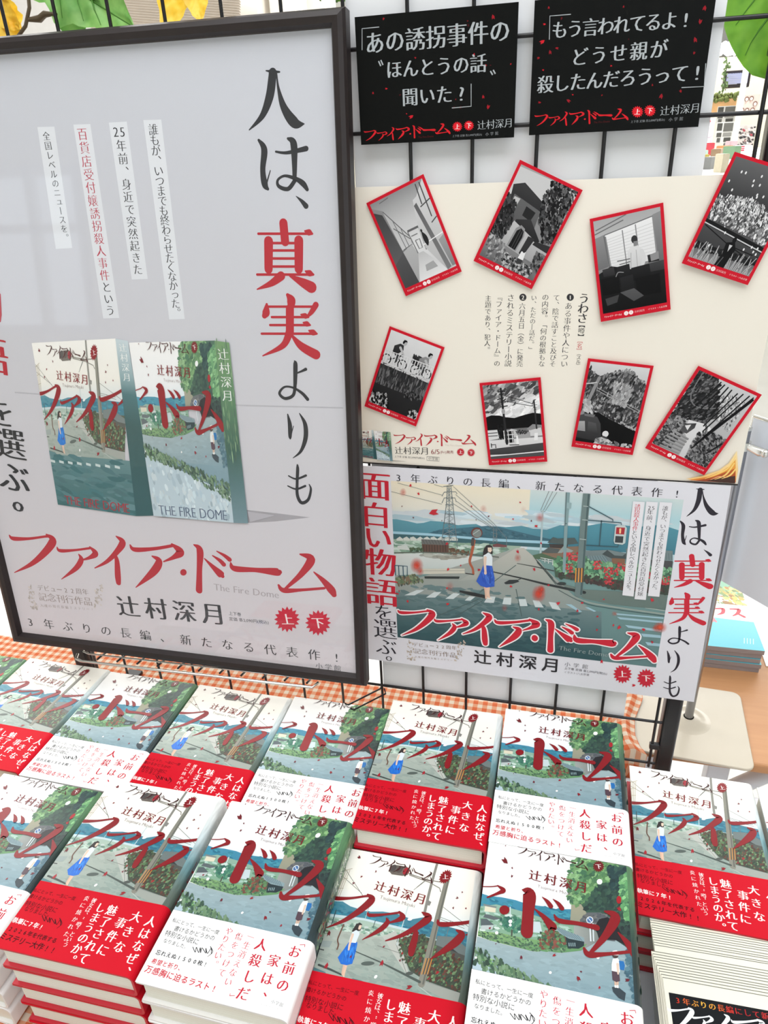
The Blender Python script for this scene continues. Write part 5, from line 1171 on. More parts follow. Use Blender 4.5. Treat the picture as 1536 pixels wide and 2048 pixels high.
def art_corridor(I):
    I.grad((0, 0), (1, 0), (1, 1), (0, 1), [(0, GR(150)), (.3, GR(200)), (.6, GR(224)), (1, GR(206))], 2)
    I.poly([(0, .05), (.16, .12), (.44, .50), (.44, .56), (.10, .92), (0, .95)], GR(150), GR(120)); I.poly([(0, .10), (.13, .16), (.22, .62), (0, .72)], GR(78), GR(104))
    I.poly([(.16, .14), (.44, .50), (.42, .60), (.22, .60)], GR(190), GR(206)); I.lines([[(.16, .13), (.44, .50)], [(.22, .34), (.43, .52)], [(.24, .60), (.43, .58)]], .012, GR(110)); I.lines([[(.26, .27), (.30, .62)], [(.34, .38), (.36, .60)]], .010, GR(120))
    I.poly([(0, .72), (.22, .62), (.28, 1), (0, 1)], GR(96), GR(80)); I.poly([(.22, .62), (.42, .58), (.46, .72), (.28, 1)], GR(186), GR(170))
    I.poly([(.30, 1), (.46, .70), (.56, .70), (.86, 1)], GR(196), GR(228)); I.poly([(.48, .92), (.70, .92), (.66, .84), (.50, .85)], GR(172))
    I.lines([[(.43, .44), (.64, .44), (.62, .70)], [(.43, .44), (.46, .70)], [(.46, .50), (.58, .50)], [(.50, .56), (.58, .56), (.57, .66), (.51, .66), (.50, .56)]], .014, GR(128)); I.line([(.43, .435), (.65, .435)], .03, GR(110))
    I.poly([(.64, .40), (.72, .16), (.80, .14), (1, 0), (1, .98), (.84, 1), (.62, .68)], GR(214), GR(190)); I.poly([(.70, .22), (.76, .20), (.92, .98), (.84, 1)], GR(110), GR(132)); I.lines([[(.86, .02), (.84, .24)], [(.93, .02), (.92, .40)], [(.80, .26), (1, .22)], [(.88, .46), (1, .42)]], .016, GR(90))
    I.poly([(.88, .66), (1, .62), (1, .98), (.94, .98)], GR(166), GR(140)); I.line([(.60, .64), (1, .60)], .014, GR(236)); I.line([(.16, .035), (.34, .02)], .012, GR(120))
    I.brush([(.655, .50), (.675, .56), (.68, .62), (.675, .66)], [.01, .06, .06, .02], GR(52)); I.disc(.66, .49, .018, GR(48))
def art_house(I):
    I.rect(0, 0, 1, 1, GR(168), GR(120)); I.poly([(0, .02), (1, 0), (1, .22), (0, .3)], GR(206))
    I.poly([(.02, .20), (.18, .14), (.58, .24), (.62, .34), (.06, .32)], GR(70), GR(56)); I.poly([(.10, .28), (.6, .33), (.66, .66), (.12, .62)], GR(110), GR(92)); I.poly([(.12, .30), (.22, .30), (.20, .44), (.10, .44)], GR(196)); I.poly([(.36, .34), (.54, .36), (.52, .46), (.36, .44)], GR(48))
    I.poly([(.30, .50), (.52, .44), (.80, .60), (.78, .66), (.30, .54)], GR(64), GR(44)); I.poly([(.28, .52), (.66, .60), (.66, .82), (.22, .78)], GR(196), GR(176)); I.poly([(.36, .58), (.42, .53), (.50, .55), (.54, .62), (.52, .80), (.34, .78)], GR(150)); I.poly([(.39, .60), (.44, .56), (.50, .58), (.52, .64), (.50, .79), (.37, .78)], GR(34)); I.lines([[(.44, .57), (.43, .78)], [(.48, .58), (.47, .78)]], .008, GR(84))
    I.poly([(.66, .62), (1, .66), (1, .84), (.66, .82)], GR(190), GR(168)); I.poly([(.60, .60), (.72, .60), (.66, .82), (.58, .80)], GR(60)); I.poly([(.74, .62), (1, .60), (1, .68), (.72, .66)], GR(58))
    I.poly([(.20, .78), (.60, .82), (.95, .88), (1, 1), (0, 1), (0, .74)], GR(150), GR(110))
    I.dabs([(0, .30), (.20, .36), (.26, .58), (.20, .80), (0, .78)], 140, .035, [GR(40), GR(60), GR(84), GR(30)], .6, 1.6, 11)
    I.dabs([(.56, .0), (1, .0), (1, .56), (.86, .60), (.62, .40), (.54, .18)], 200, .036, [GR(36), GR(54), GR(80), GR(112), GR(28)], .5, 1.7, 12)
    I.dabs([(0, .74), (.30, .78), (.40, .88), (.1, .9)], 80, .026, [GR(150), GR(190), GR(110)], 1.0, 1.8, 13, .6)
    for x, y, a in [(.08, .84, .4), (.22, .86, -.4), (.16, .94, .2), (.3, .94, 1.2)]: I.dabs([(x - .05, y - .04), (x + .05, y - .04), (x + .05, y + .04), (x - .05, y + .04)], 5, .05, [GR(96), GR(132), GR(176)], a, 1.7, 14, .5)
    I.dabs([(.34, .86), (.9, .88), (.9, 1), (.4, 1)], 150, .03, [GR(46), GR(84), GR(130), GR(186)], .3, 1.7, 15); I.dabs([(.84, .72), (1, .70), (1, .9), (.86, .88)], 50, .03, [GR(50), GR(90), GR(130)], .6, 1.6, 16)
    I.poly([(.61, .77), (.68, .76), (.70, .86), (.60, .86)], GR(232)); I.disc(.65, .75, .026, GR(60)); I.poly([(.60, .85), (.70, .85), (.69, .90), (.61, .90)], GR(70))
def art_office(I):
    I.rect(0, 0, 1, 1, GR(196), GR(40)); I.poly([(0, 0), (1, 0), (1, .12), (.2, .2), (0, .22)], GR(176), GR(190)); I.lines([[(0, .14), (.45, .05)], [(.1, .17), (1, .06)], [(.02, .1), (.5, .0)]], .014, GR(120))
    I.poly([(.0, .18), (.14, .16), (.16, .5), (.0, .52)], GR(150), GR(120)); I.poly([(.14, .17), (.88, .08), (.90, .52), (.18, .52)], GR(236), GR(226)); I.lines([[(.16, .22 + i * .028), (.88, .14 + i * .036)] for i in range(11)], .006, GR(206)); I.lines([[(.16, .18), (.20, .52)], [(.42, .15), (.44, .52)], [(.62, .12), (.64, .5)], [(.88, .08), (.90, .5)]], .014, GR(150))
    I.poly([(.88, .06), (1, .04), (1, .6), (.92, .56)], GR(150), GR(110)); I.lines([[(.14, .17), (.18, .54)]], .02, GR(120))
    I.poly([(.0, .56), (.2, .50), (.5, .56), (1, .54), (1, 1.0), (0, 1.0)], GR(40), GR(22))
    I.poly([(.54, .33), (.62, .33), (.68, .38), (.70, .56), (.62, .57), (.46, .57), (.47, .38)], GR(222), GR(206)); I.brush([(.68, .40), (.71, .48), (.68, .56), (.74, .60)], [.05, .05, .04, .03], GR(214)); I.lines([[(.52, .40), (.50, .56)], [(.6, .38), (.6, .56)]], .008, GR(176)); I.disc(.588, .27, .048, GR(62), .042); I.poly([(.57, .29), (.63, .29), (.62, .34), (.57, .34)], GR(140))
    for x0, y0, x1, y1, v in [(.06, .52, .24, .60, 70), (.28, .52, .48, .64, 52), (.5, .56, .78, .70, 44), (.76, .46, .92, .54, 60), (.78, .55, 1, .64, 78), (.02, .62, .30, .80, 28), (.55, .68, .92, .88, 24), (.32, .64, .52, .82, 48)]: I.poly([(x0, y0), (x1, y0 - .01), (x1 + .01, y1), (x0 + .01, y1)], GR(v), GR(max(18, v - 18)))
    I.poly([(.30, .80), (.52, .78), (.66, .88), (.50, .92)], GR(96), GR(84)); I.poly([(.06, .84), (.28, .82), (.24, .90), (.08, .92)], GR(74)); I.brush([(.26, .62), (.30, .58), (.38, .59)], [.01, .012, .01], GR(150)); I.poly([(.8, .46), (.93, .44), (.93, .52), (.81, .53)], GR(150)); I.lines([[(.3, .46), (.5, .46)], [(.33, .5), (.5, .49)]], .012, GR(110))
def art_snow(I):
    I.rect(0, 0, 1, .5, GR(110), GR(30)); I.rect(0, .40, 1, 1, GR(44), GR(120))
    I.dabs([(0, .38), (.5, .32), (1, .42), (1, .68), (.5, .62), (0, .60)], 260, .03, [GR(196), GR(150), GR(226), GR(110), GR(84)], 2.0, 1.6, 22, .9); I.dabs([(0, .36), (.5, .30), (1, .40), (1, .56), (0, .50)], 160, .016, [GR(206), GR(236), GR(120), GR(70)], 1.2, 2.4, 24, .9)
    I.poly([(0, .60), (1, .70), (1, .76), (0, .65)], GR(34)); I.line([(0, .64), (1, .745)], .014, GR(206)); I.poly([(0, .65), (1, .76), (1, .9), (0, .86)], GR(86), GR(66)); I.poly([(.0, .84), (1, .86), (1, 1), (0, 1)], GR(96), GR(140)); I.dabs([(0, .84), (1, .84), (1, .9), (0, .9)], 50, .03, [GR(34), GR(50)], .1, 2.5, 23)
    I.lines([[(.02, .66), (.5, .78), (.94, .86), (.98, .80)], [(.5, .78), (.9, .80)]], .012, GR(28)); rg = random.Random(9)
    I.lines([[(x, 1), (x + rg.uniform(-.05, .1), .86 + rg.uniform(-.06, .04))] for x in [i / 40 for i in range(41)]], .008, GR(190)); I.poly([(.44, .76), (.56, .73), (.62, .80), (.60, .88), (.58, 1), (.42, 1), (.46, .88)], GR(26)); I.disc(.54, .715, .03, GR(30)); I.poly([(.5, .77), (.55, .77), (.52, .84)], GR(206)); I.lines([[(.5, .9), (.46, 1)]], .01, GR(110))
    for x, y in rnd_spots(0, .02, 1, .9, 34, 4): I.disc(x, y, .012, GR(232), .014)
def art_bicycles(I):
    I.rect(0, 0, 1, .5, GR(222), GR(206)); I.rect(0, .44, 1, 1, GR(60), GR(36)); I.poly([(0, .42), (1, .44), (1, .47), (0, .45)], GR(206))
    I.dabs([(0, .48), (1, .48), (1, .8), (0, .8)], 130, .03, [GR(70), GR(96), GR(44), GR(116), GR(54)], 1.57, 3.4, 31, .15); I.rect(0, .72, 1, 1, GR(48), GR(40)); I.dabs([(0, .84), (.3, .82), (.42, .98), (0, 1)], 60, .035, [GR(20), GR(36), GR(206), GR(150)], .8, 1.6, 32); I.dabs([(.8, .9), (1, .88), (1, 1), (.82, 1)], 24, .03, [GR(20), GR(190)], .8, 1.6, 33); I.dabs([(.6, .66), (.95, .64), (.9, .76), (.62, .76)], 24, .02, [GR(30), GR(110)], 1, 2, 34)
    I.dabs([(.55, .20), (.8, .20), (.78, .32), (.56, .3)], 60, .03, [GR(30), GR(50), GR(70)], .5, 1.7, 35)
    for cx in (.08, .40, .66, .90):
        for k in range(14): a, b_ = 2 * math.pi * k / 14, 2 * math.pi * (k + 1) / 14; I.brush([(cx + .085 * math.cos(a), .37 + .062 * math.sin(a)), (cx + .085 * math.cos(b_), .37 + .062 * math.sin(b_))], [.016, .016], GR(34), smooth=False, cap=False, tick=(k == 0))
    for cx, hy, sv in ((.27, .08, 64), (.80, .12, 150)):
        I.lines([[(cx - .16, .37), (cx + .02, .30), (cx + .12, .37)], [(cx + .02, .30), (cx + .08, .24)], [(cx - .12, .26), (cx + .1, .27)]], .016, GR(40))
        I.brush([(cx - .05, hy + .17), (cx + .01, hy + .23), (cx - .02, hy + .29)], [.06, .05, .03], GR(70)); I.poly([(cx - .12, hy + .09), (cx - .02, hy + .04), (cx + .05, hy + .05), (cx + .07, hy + .11), (cx - .03, hy + .19), (cx - .12, hy + .17)], GR(sv), GR(sv - 20))
        I.brush([(cx + .0, hy + .09), (cx + .08, hy + .15), (cx + .10, hy + .17)], [.04, .03, .02], GR(190)); I.disc(cx + .055, hy + .015, .042, GR(186), .034); I.poly([(cx + .01, hy + .01), (cx + .03, hy - .022), (cx + .08, hy - .022), (cx + .10, hy - .002), (cx + .06, hy + .0), (cx + .04, hy + .03), (cx + .02, hy + .03)], GR(28))
    I.lines([[(0, .26), (1, .25)], [(0, .42), (1, .43)]] + [[(.02 + i * .055, .26), (.02 + i * .055, .43)] for i in range(18)], .012, GR(226))
def art_telephone(I):
    I.rect(0, 0, 1, .5, GR(130), GR(226)); I.dabs([(0, 0), (1, 0), (1, .36), (0, .34)], 150, .05, [GR(96), GR(130), GR(170), GR(206), GR(80)], -.4, 3.0, 41, .2); I.dabs([(.3, .28), (1, .2), (1, .4), (.2, .42)], 40, .05, [GR(226), GR(240)], -.4, 3, 42, .2)
    I.poly([(0, .42), (.1, .40), (.24, .41), (.36, .44), (.52, .46), (.7, .43), (.86, .41), (1, .43), (1, .62), (0, .62)], GR(24)); I.rect(0, .60, 1, .78, GR(120), GR(150)); I.dabs([(.16, .54), (.3, .54), (.3, .72), (.18, .72)], 50, .03, [GR(22), GR(36)], 1.2, 1.6, 43)
    I.poly([(0, .60), (.18, .60), (.2, .72), (0, .74)], GR(220)); I.lines([[(0, .64), (.18, .64)], [(0, .68), (.18, .68)]], .014, GR(90)); I.poly([(.36, .64), (.44, .60), (.54, .62), (.56, .72), (.36, .72)], GR(200)); I.poly([(.76, .62), (.98, .58), (1, .72), (.76, .72)], GR(214)); I.poly([(.72, .62), (.84, .56), (1, .58), (1, .61), (.78, .64)], GR(150)); I.rect(.55, .66, .78, .74, GR(170)); I.dabs([(.52, .63), (.76, .63), (.74, .68), (.54, .68)], 30, .02, [GR(50), GR(80)], seed=44)
    I.rect(0, .74, 1, 1, GR(222), GR(206)); I.poly([(0, .86), (1, .82), (1, .96), (0, .94)], GR(84), GR(70)); I.poly([(0, .955), (1, .93), (1, .945), (0, .965)], GR(236)); I.poly([(0, .965), (1, .945), (1, 1), (0, 1)], GR(90))
    I.rect(.29, .62, .47, .80, GR(40)); 
    for x in (.30, .375, .45): I.line([(x, .62), (x, .80)], .012, GR(226))
    for y in (.625, .68, .735, .795): I.line([(.29, y), (.47, y)], .012, GR(226))
    I.brush([(.325, .06), (.335, .8)], [.03, .036], GR(52), smooth=False); I.lines([[(.26, .10), (.40, .10)], [(.28, .13), (.38, .13)], [(.30, .24), (.40, .20)], [(.24, .20), (.36, .18)], [(.30, .30), (.42, .29)]], .016, GR(46)); I.disc(.33, .36, .034, GR(170)); I.brush([(.90, .26), (.905, .62)], [.02, .024], GR(60), smooth=False); I.lines([[(.85, .31), (.95, .31)], [(.87, .34), (.94, .34)], [(.34, .14), (.9, .30)], [(.34, .22), (.9, .33)]], .008, GR(50)); I.poly([(.52, .70), (.55, .70), (.56, .82), (.51, .82)], GR(240)); I.poly([(.86, .68), (.92, .68), (.91, .78), (.84, .78)], GR(236)); I.lines([[(.38, .82), (.56, .825)], [(.04, .78), (.04, .84)], [(.04, .8), (.12, .8), (.12, .85)]], .014, GR(60))
def art_forest(I):
    I.rect(0, 0, 1, 1, GR(216), GR(20)); I.poly([(0, .08), (.2, .16), (.4, .10), (.7, .06), (1, .2), (1, 1), (0, 1)], GR(84), GR(24))
    I.dabs([(0, .06), (.2, .18), (.45, .08), (.66, .04), (1, .2), (1, .76), (.5, .64), (0, .56)], 420, .034, [GR(60), GR(96), GR(130), GR(44), GR(160), GR(76)], -1.0, 1.9, 51, .6); I.dabs([(.46, .2), (.8, .25), (.74, .5), (.5, .45)], 70, .03, [GR(170), GR(150), GR(190)], -1.2, 2, 52, .5)
    I.dabs([(.0, .46), (.3, .50), (.5, .62), (1, .76), (1, .82), (.3, .66), (0, .58)], 90, .03, [GR(90), GR(160), GR(190), GR(60)], .4, 1.8, 53); I.poly([(.08, .62), (.3, .60), (.56, .68), (1, .78), (1, 1), (.3, 1)], GR(22), GR(16)); I.lines([[(.2, .3), (1, .52)], [(.2, .33), (1, .55)], [(0, .26), (.16, .26)]], .010, GR(170)); I.brush([(.20, .18), (.02, .66)], [.044, .05], GR(150), smooth=False); I.line([(0, .27), (.18, .235)], .016, GR(200)); I.dabs([(0, .46), (.1, .46), (.22, .62), (.04, .6)], 24, .03, [GR(206), GR(176)], .5, 2, 54)
    I.poly([(0, .66), (.12, .63), (.30, .66), (.38, .74), (.44, .92), (.36, .97), (0, .95)], GR(84), GR(54)); I.poly([(.0, .74), (.10, .73), (.14, .86), (0, .86)], GR(176), GR(150)); I.poly([(.16, .73), (.30, .74), (.37, .88), (.18, .87)], GR(96), GR(60)); I.poly([(.06, .635), (.26, .635), (.24, .67), (.08, .665)], GR(120))
    I.poly([(.34, .94), (.46, .90), (.58, .94), (.60, 1), (.34, 1)], GR(190)); I.dabs([(.36, .93), (.98, .96), (.98, 1), (.36, 1)], 24, .04, [GR(196), GR(150), GR(110)], .1, 1.8, 55); I.disc(.50, .86, .055, GR(226), .04); I.brush([(.47, .90), (.53, .91)], [.03, .03], GR(80), smooth=False)
def art_gate(I):
    I.rect(0, 0, 1, 1, GR(206), GR(170)); I.poly([(0, 0), (.34, .0), (.5, .22), (.66, .36), (.52, .54), (.28, .54), (.02, .62)], GR(60), GR(44)); I.dabs([(0, 0), (.36, .0), (.56, .24), (.70, .36), (.5, .56), (.26, .56), (.0, .64)], 240, .034, [GR(36), GR(60), GR(90), GR(46), GR(120)], -.8, 1.8, 61); I.dabs([(.5, .12), (.9, .1), (.96, .5), (.66, .45)], 80, .02, [GR(130), GR(170), GR(100), GR(226)], .7, 2, 62)
    I.dabs([(0, .6), (.2, .55), (.36, .66), (.3, .96), (0, 1)], 140, .03, [GR(84), GR(120), GR(60), GR(160)], .1, 2.2, 63); I.poly([(.30, .56), (.60, .52), (.76, .57), (.62, .62), (.54, .74), (.60, 1), (.50, 1), (.46, .78), (.34, .7)], GR(226), GR(206)); I.poly([(.28, .62), (.44, .56), (.46, .62), (.40, .72), (.28, .72)], GR(70), GR(96)); I.poly([(.30, .64), (.38, .60), (.38, .68)], GR(226)); I.dabs([(.56, .64), (.74, .58), (1, .60), (1, 1), (.62, 1), (.56, .78)], 180, .032, [GR(60), GR(90), GR(130), GR(44), GR(150)], .4, 1.9, 64)
    for i in range(6): I.poly([(.18 - i * .01, .74 + i * .045), (.48, .76 + i * .04), (.48, .785 + i * .04), (.17 - i * .01, .765 + i * .045)], GR(176), GR(130))
    I.brush([(.07, .04), (.1, .28), (.24, .38), (.44, .36), (.66, .26), (.82, .14)], [.014] * 6, GR(130)); I.brush([(.52, .5), (.62, .56), (.66, .64)], [.03, .03, .02], GR(110))
    I.lines([[(.40 + i * .07, .02 + i * .01), (.26 + i * .10, .42)] for i in range(4)] + [[(.72, .06), (.56, .56)], [(.80, .04), (.60, .62)], [(.90, .03), (.62, .80)], [(.97, .03), (.66, .70)], [(.98, .08), (.60, .86)]], .018, GR(36)); I.brush([(.98, .06), (.7, .6)], [.03, .034], GR(30), smooth=False); I.brush([(.86, .84), (.98, .66)], [.02, .03], GR(40), smooth=False)
postcard('red-rimmed postcard of a pale school corridor, tilted left', [(733, 406), (847, 348), (923, 543), (811, 593)], art_corridor)
postcard('red-rimmed postcard of a dark house among trees, tilted right', [(1040, 319), (1166, 381), (1063, 578), (947, 522)], art_house, 1)
postcard('red-rimmed postcard of a person in a white shirt at office windows', [(1180, 438), (1327, 405), (1341, 619), (1201, 644)], art_office, 2)
postcard('red-rimmed postcard of a person in snowfall, cut by the right photo edge', [(1469, 304), (1606, 346), (1502, 573), (1364, 526)], art_snow, 3)
postcard('red-rimmed postcard of two people riding bicycles on a bridge', [(778, 653), (889, 694), (832, 854), (730, 812)], art_bicycles)
postcard('red-rimmed postcard of a telephone box under a cloudy sky', [(960, 766), (1083, 755), (1093, 923), (977, 931)], art_telephone, 1)
postcard('red-rimmed postcard of a car below a wooded hill', [(1178, 717), (1309, 732), (1264, 910), (1141, 893)], art_forest, 2)
postcard('red-rimmed postcard of stone steps under tangled ropes', [(1394, 731), (1521, 788), (1411, 952), (1293, 897)], art_gate, 3)

# ------------------------------------------------------------------ metal sign stand on the brown table
M_beige = plain('beige_enamel_steel', (190, 182, 166), .32, 0, vary=.02, scale=12, coat=.4)
M_panel = plain('pale_grey_panel', (214, 220, 230), .4, vary=.01, scale=5)
st = tag(empty('sign_stand', (.405, .138, -.033)), 'metal sign stand with square beige base and grey panel on the brown table', 'sign stand')
m = MB(); hw, rr = .076, .012; P = []
for cx, cy, a0 in ((hw - rr, hw - rr, 0), (-hw + rr, hw - rr, 90), (-hw + rr, -hw + rr, 180), (hw - rr, -hw + rr, 270)):
    for k in range(6): a = R(a0 + 18 * k); P.append((cx + rr * math.cos(a), cy + rr * math.sin(a)))
m.prism(P, lambda x, y, t: (x, y, .004 * t)); o = m.build('base_plate', M_beige, st, .0012)
o.rotation_euler = (0, 0, R(-3))
m = MB(); rings = []
for k in range(9):     # pressed boss round the foot of the pole
    t = k / 8; rings.append((.030 * (1 - t) + .007 * t, .004 + .006 * (3 * t * t - 2 * t ** 3)))
vs = [(r_ * math.cos(2 * math.pi * j / 28), r_ * math.sin(2 * math.pi * j / 28), z) for r_, z in rings for j in range(28)]
m.add(vs, [(i * 28 + j, i * 28 + (j + 1) % 28, (i + 1) * 28 + (j + 1) % 28, (i + 1) * 28 + j) for i in range(8) for j in range(28)], 0, True); m.build('boss', M_beige, st)
m = MB(); m.tube([(0, 0, .004), (0, 0, .438)], .0058, 20); m.build('pole', plain('brushed_steel', (150, 152, 158), .28, 1.0, vary=.02), st)
m = MB(); m.tube([(0, 0, .438), (0, 0, .441)], .0062, 20); m.sphere((0, 0, .441), .006, 14, 6, 0, (1, 1, .35)); m.build('cap', M_chrome, st)
m = MB(); m.tube([(0, 0, .414), (0, 0, .424)], .0082, 18); m.tube([(.004, -.003, .419), (.016, -.014, .417), (.022, -.018, .417)], [.004, .0055, .003], 12); m.sphere((.020, -.017, .417), .0052, 12, 8); m.build('wing_screw', M_chrome, st)
m = MB(); pa = R(-50); ux, uy = math.cos(pa), math.sin(pa)
def pn(s, z, t): return (ux * s - uy * t, uy * s + ux * t, z)
vs = [pn(s, z, t) for t in (.016, .019) for s, z in ((-.006, .228), (.30, .228), (.30, .448), (-.006, .448))]
m.add(vs, [(3, 2, 1, 0), (4, 5, 6, 7), (0, 1, 5, 4), (1, 2, 6, 5), (2, 3, 7, 6), (3, 0, 4, 7)]); m.build('sign_panel', M_panel, st)
m = MB(); m.tube([pn(-.006, .4485, .0175), pn(.30, .4485, .0175)], .0022, 8); m.tube([pn(-.006, .228, .0175), pn(-.006, .448, .0175)], .0018, 8); m.build('panel_trim', M_chrome, st)

# ------------------------------------------------------------------ shrink-wrapped picture books on the brown table
def wrapped_mesh(front):
    I = Ink(z0=1e-5); w, h, t = .143, .206, .0076
    I.base(0, 0, w, h, t, (150, 142, 144)); I.gam = 1.35; I.src = lambda x, y: (x * w, h - y * h)
    I.clip = (0, 0, w, h)
    I.grad((0, 0), (1, 0), (1, 1), (0, 1), [(0, (146, 190, 166)), (.28, (150, 196, 172)), (.3, (248, 248, 246)), (.60, (250, 250, 250)), (.62, (136, 208, 216)), (1, (112, 200, 214))], 1)
    I.dabs([(0, .16), (1, .16), (1, .42), (0, .42)], 150, .03, [(206, 186, 110), (226, 206, 140), (176, 140, 84), (190, 196, 130), (240, 226, 170), (140, 160, 110)], .6, 1.5, 71)
    I.poly([(0, .42), (1, .42), (1, .64), (0, .6)], (250, 250, 249)); I.rect(.06, .42, .5, .455, (150, 176, 168))
    I.brush([(.62, .50), (.70, .49), (.72, .50), (.70, .55), (.64, .58)], [.02, .03, .035, .03, .01], (206, 66, 92)); I.brush([(.80, .485), (.87, .48), (.89, .49), (.86, .54), (.80, .58)], [.02, .03, .035, .03, .01], (206, 66, 92)); I.brush([(.86, .54), (.92, .58)], [.025, .03], (206, 66, 92), smooth=False)
    I.brush([(.40, .50), (.46, .52), (.42, .57)], [.03, .03, .02], (206, 66, 92)); I.brush([(.53, .63), (.58, .66), (.54, .69)], [.02, .025, .02], (240, 150, 160)); I.brush([(.57, .61), (.60, .68)], [.02, .02], (240, 150, 160), smooth=False)
    I.lines([[(.84 + .03 * k, .86), (.82 + .03 * k, .93)] for k in range(4)], .006, (210, 240, 244))
    I.clip = None
    return I.mesh('wrapped_book', INK_GLOSS)
WB = wrapped_mesh(True); rg = random.Random(3)
for k in range(5):
    o = link('picture_book', WB); o.location = (.379 + rg.uniform(-.002, .002), .2655 + rg.uniform(-.002, .002), -.033 + .0078 + k * .0082); o.rotation_euler = (0, 0, R(rg.uniform(-1, 1) + 1))
    if k == 4: o.location = (.380, .2655, -.033 + .0078 + k * .0082)
    tag(o, 'turquoise picture book in clear wrap, ' + ['lowest', 'fourth from top', 'third from top', 'second from top', 'topmost'][k] + ' of the pile on the brown table', 'book', 'wrapped picture books on the brown table')
# white sheet of card lying behind them
M_white = plain('white_card', (248, 248, 248), .5, vary=.005)
m = MB(); m.box((0, 0, 0), (.42, .30, .0012)); o = m.build('card_sheet', M_white); o.location = (.535, .285, -.0328); tag(o, 'large white sheet of card lying on the brown table beside the wrapped books', 'card')

# ------------------------------------------------------------------ fanned pile of booklets, lower right
bw, bh, bt = .128, .182, .00085
I = Ink(); I.base(0, -bh, bw, 0, bt, (246, 242, 228))
BP = Plane((.3245, -.2815, .0455), (1, .035, 0), (-.035, 1, 0))
I.src = BP.crop(1236, 1700, 5.12)
plain_mesh = None
def booklet_mesh(printed):
    I = Ink(); I.base(0, -bh, bw, 0, bt, (240, 236, 221)); I.clip = (0, -bh, bw, 0); I.src = lambda x, y: (x, -y)
    I.rect(.0035, .0125, bw, bh, (24, 26, 30))
    I.rect(0, 0, bw, .0007, (116, 118, 106))  # grey edge line: painted contact shadow of the booklet above
    if printed:
        I.src = BP.crop(1236, 1700, 5.12)
        cols = [(206, 60, 40), (214, 100, 50), (226, 156, 60), (232, 176, 70), (230, 160, 64), (216, 100, 54), (196, 56, 48), (180, 44, 44), (170, 40, 44), (180, 44, 46), (190, 50, 48)]
        I.text('3年ぶりの長編にして新', (606, 1538), (1500, 1698), cols[0], 'mb', .9, cols=cols)
        for nm, bx in {'fu': (500, 1610, 760, 1860), 'a_small': (750, 1692, 960, 1880), 'i': (950, 1680, 1140, 1960), 'a': (1150, 1730, 1480, 1960)}.items(): I.shape(KANA[nm], bx, (238, 244, 248))
    return I.mesh('booklet', INK_CARD)
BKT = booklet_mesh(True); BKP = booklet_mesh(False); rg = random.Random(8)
NB = 22
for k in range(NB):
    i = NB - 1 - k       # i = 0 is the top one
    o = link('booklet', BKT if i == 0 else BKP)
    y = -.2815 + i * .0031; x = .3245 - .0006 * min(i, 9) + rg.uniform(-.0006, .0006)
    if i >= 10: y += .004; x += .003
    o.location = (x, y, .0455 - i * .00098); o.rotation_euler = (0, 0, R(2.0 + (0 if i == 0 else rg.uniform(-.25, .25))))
    if i == 0: lab = 'topmost cream-edged booklet with black cover of the fanned pile'
    elif i == NB - 1: lab = 'lowest visible cream-edged booklet at the back of the fanned pile'
    else: lab = 'cream-edged booklet, %s from the top of the fanned pile' % ['', 'second', 'third', 'fourth', 'fifth', 'sixth', 'seventh', 'eighth', 'ninth', 'tenth', 'eleventh', 'twelfth', 'thirteenth', 'fourteenth', 'fifteenth', 'sixteenth', 'seventeenth', 'eighteenth', 'nineteenth', 'twentieth', 'twenty-first'][i]
    tag(o, lab, 'booklet', 'booklets of the fanned pile')
m = MB(); m.box((0, 0, 0), (.150, .170, .0829)); o = m.build('paper_box', M_white, None, .001); o.location = (.333, -.405, TABLE_Z); tag(o, 'white box under the fanned pile of black booklets', 'box')

# ------------------------------------------------------------------ artificial garland along the top of the grid
def leaf_mat(name, c0, c1, sc=18):
    m, b, nt = new_mat(name, .42); tc = nt.nodes.new('ShaderNodeTexCoord'); n = nt.nodes.new('ShaderNodeTexNoise'); n.inputs['Scale'].default_value = sc * 4
    r = nt.nodes.new('ShaderNodeValToRGB'); r.color_ramp.elements[0].color = lin(c0) + (1,); r.color_ramp.elements[1].color = lin(c1) + (1,)
    r.color_ramp.elements[0].position = .3; r.color_ramp.elements[1].position = .7
    nt.links.new(tc.outputs['Object'], n.inputs['Vector']); nt.links.new(n.outputs[0], r.inputs[0]); nt.links.new(r.outputs[0], b.inputs['Base Color'])
    tl = nt.nodes.new('ShaderNodeBsdfTranslucent'); nt.links.new(r.outputs[0], tl.inputs[0]); x = nt.nodes.new('ShaderNodeMixShader'); x.inputs[0].default_value = .25
    nt.links.new(b.outputs[0], x.inputs[1]); nt.links.new(tl.outputs[0], x.inputs[2]); nt.links.new(x.outputs[0], nt.nodes['Material Output'].inputs[0])
    return m
M_leaf = leaf_mat('light_green_leaf', (92, 150, 40), (124, 178, 58)); M_leaf_pale = leaf_mat('pale_green_leaf', (110, 172, 84), (150, 200, 112)); M_vein = plain('leaf_vein', (70, 128, 36), .5)
M_petal = leaf_mat('yellow_petal', (250, 196, 40), (255, 224, 90)); M_vine = plain('brown_vine', (96, 82, 62), .6)
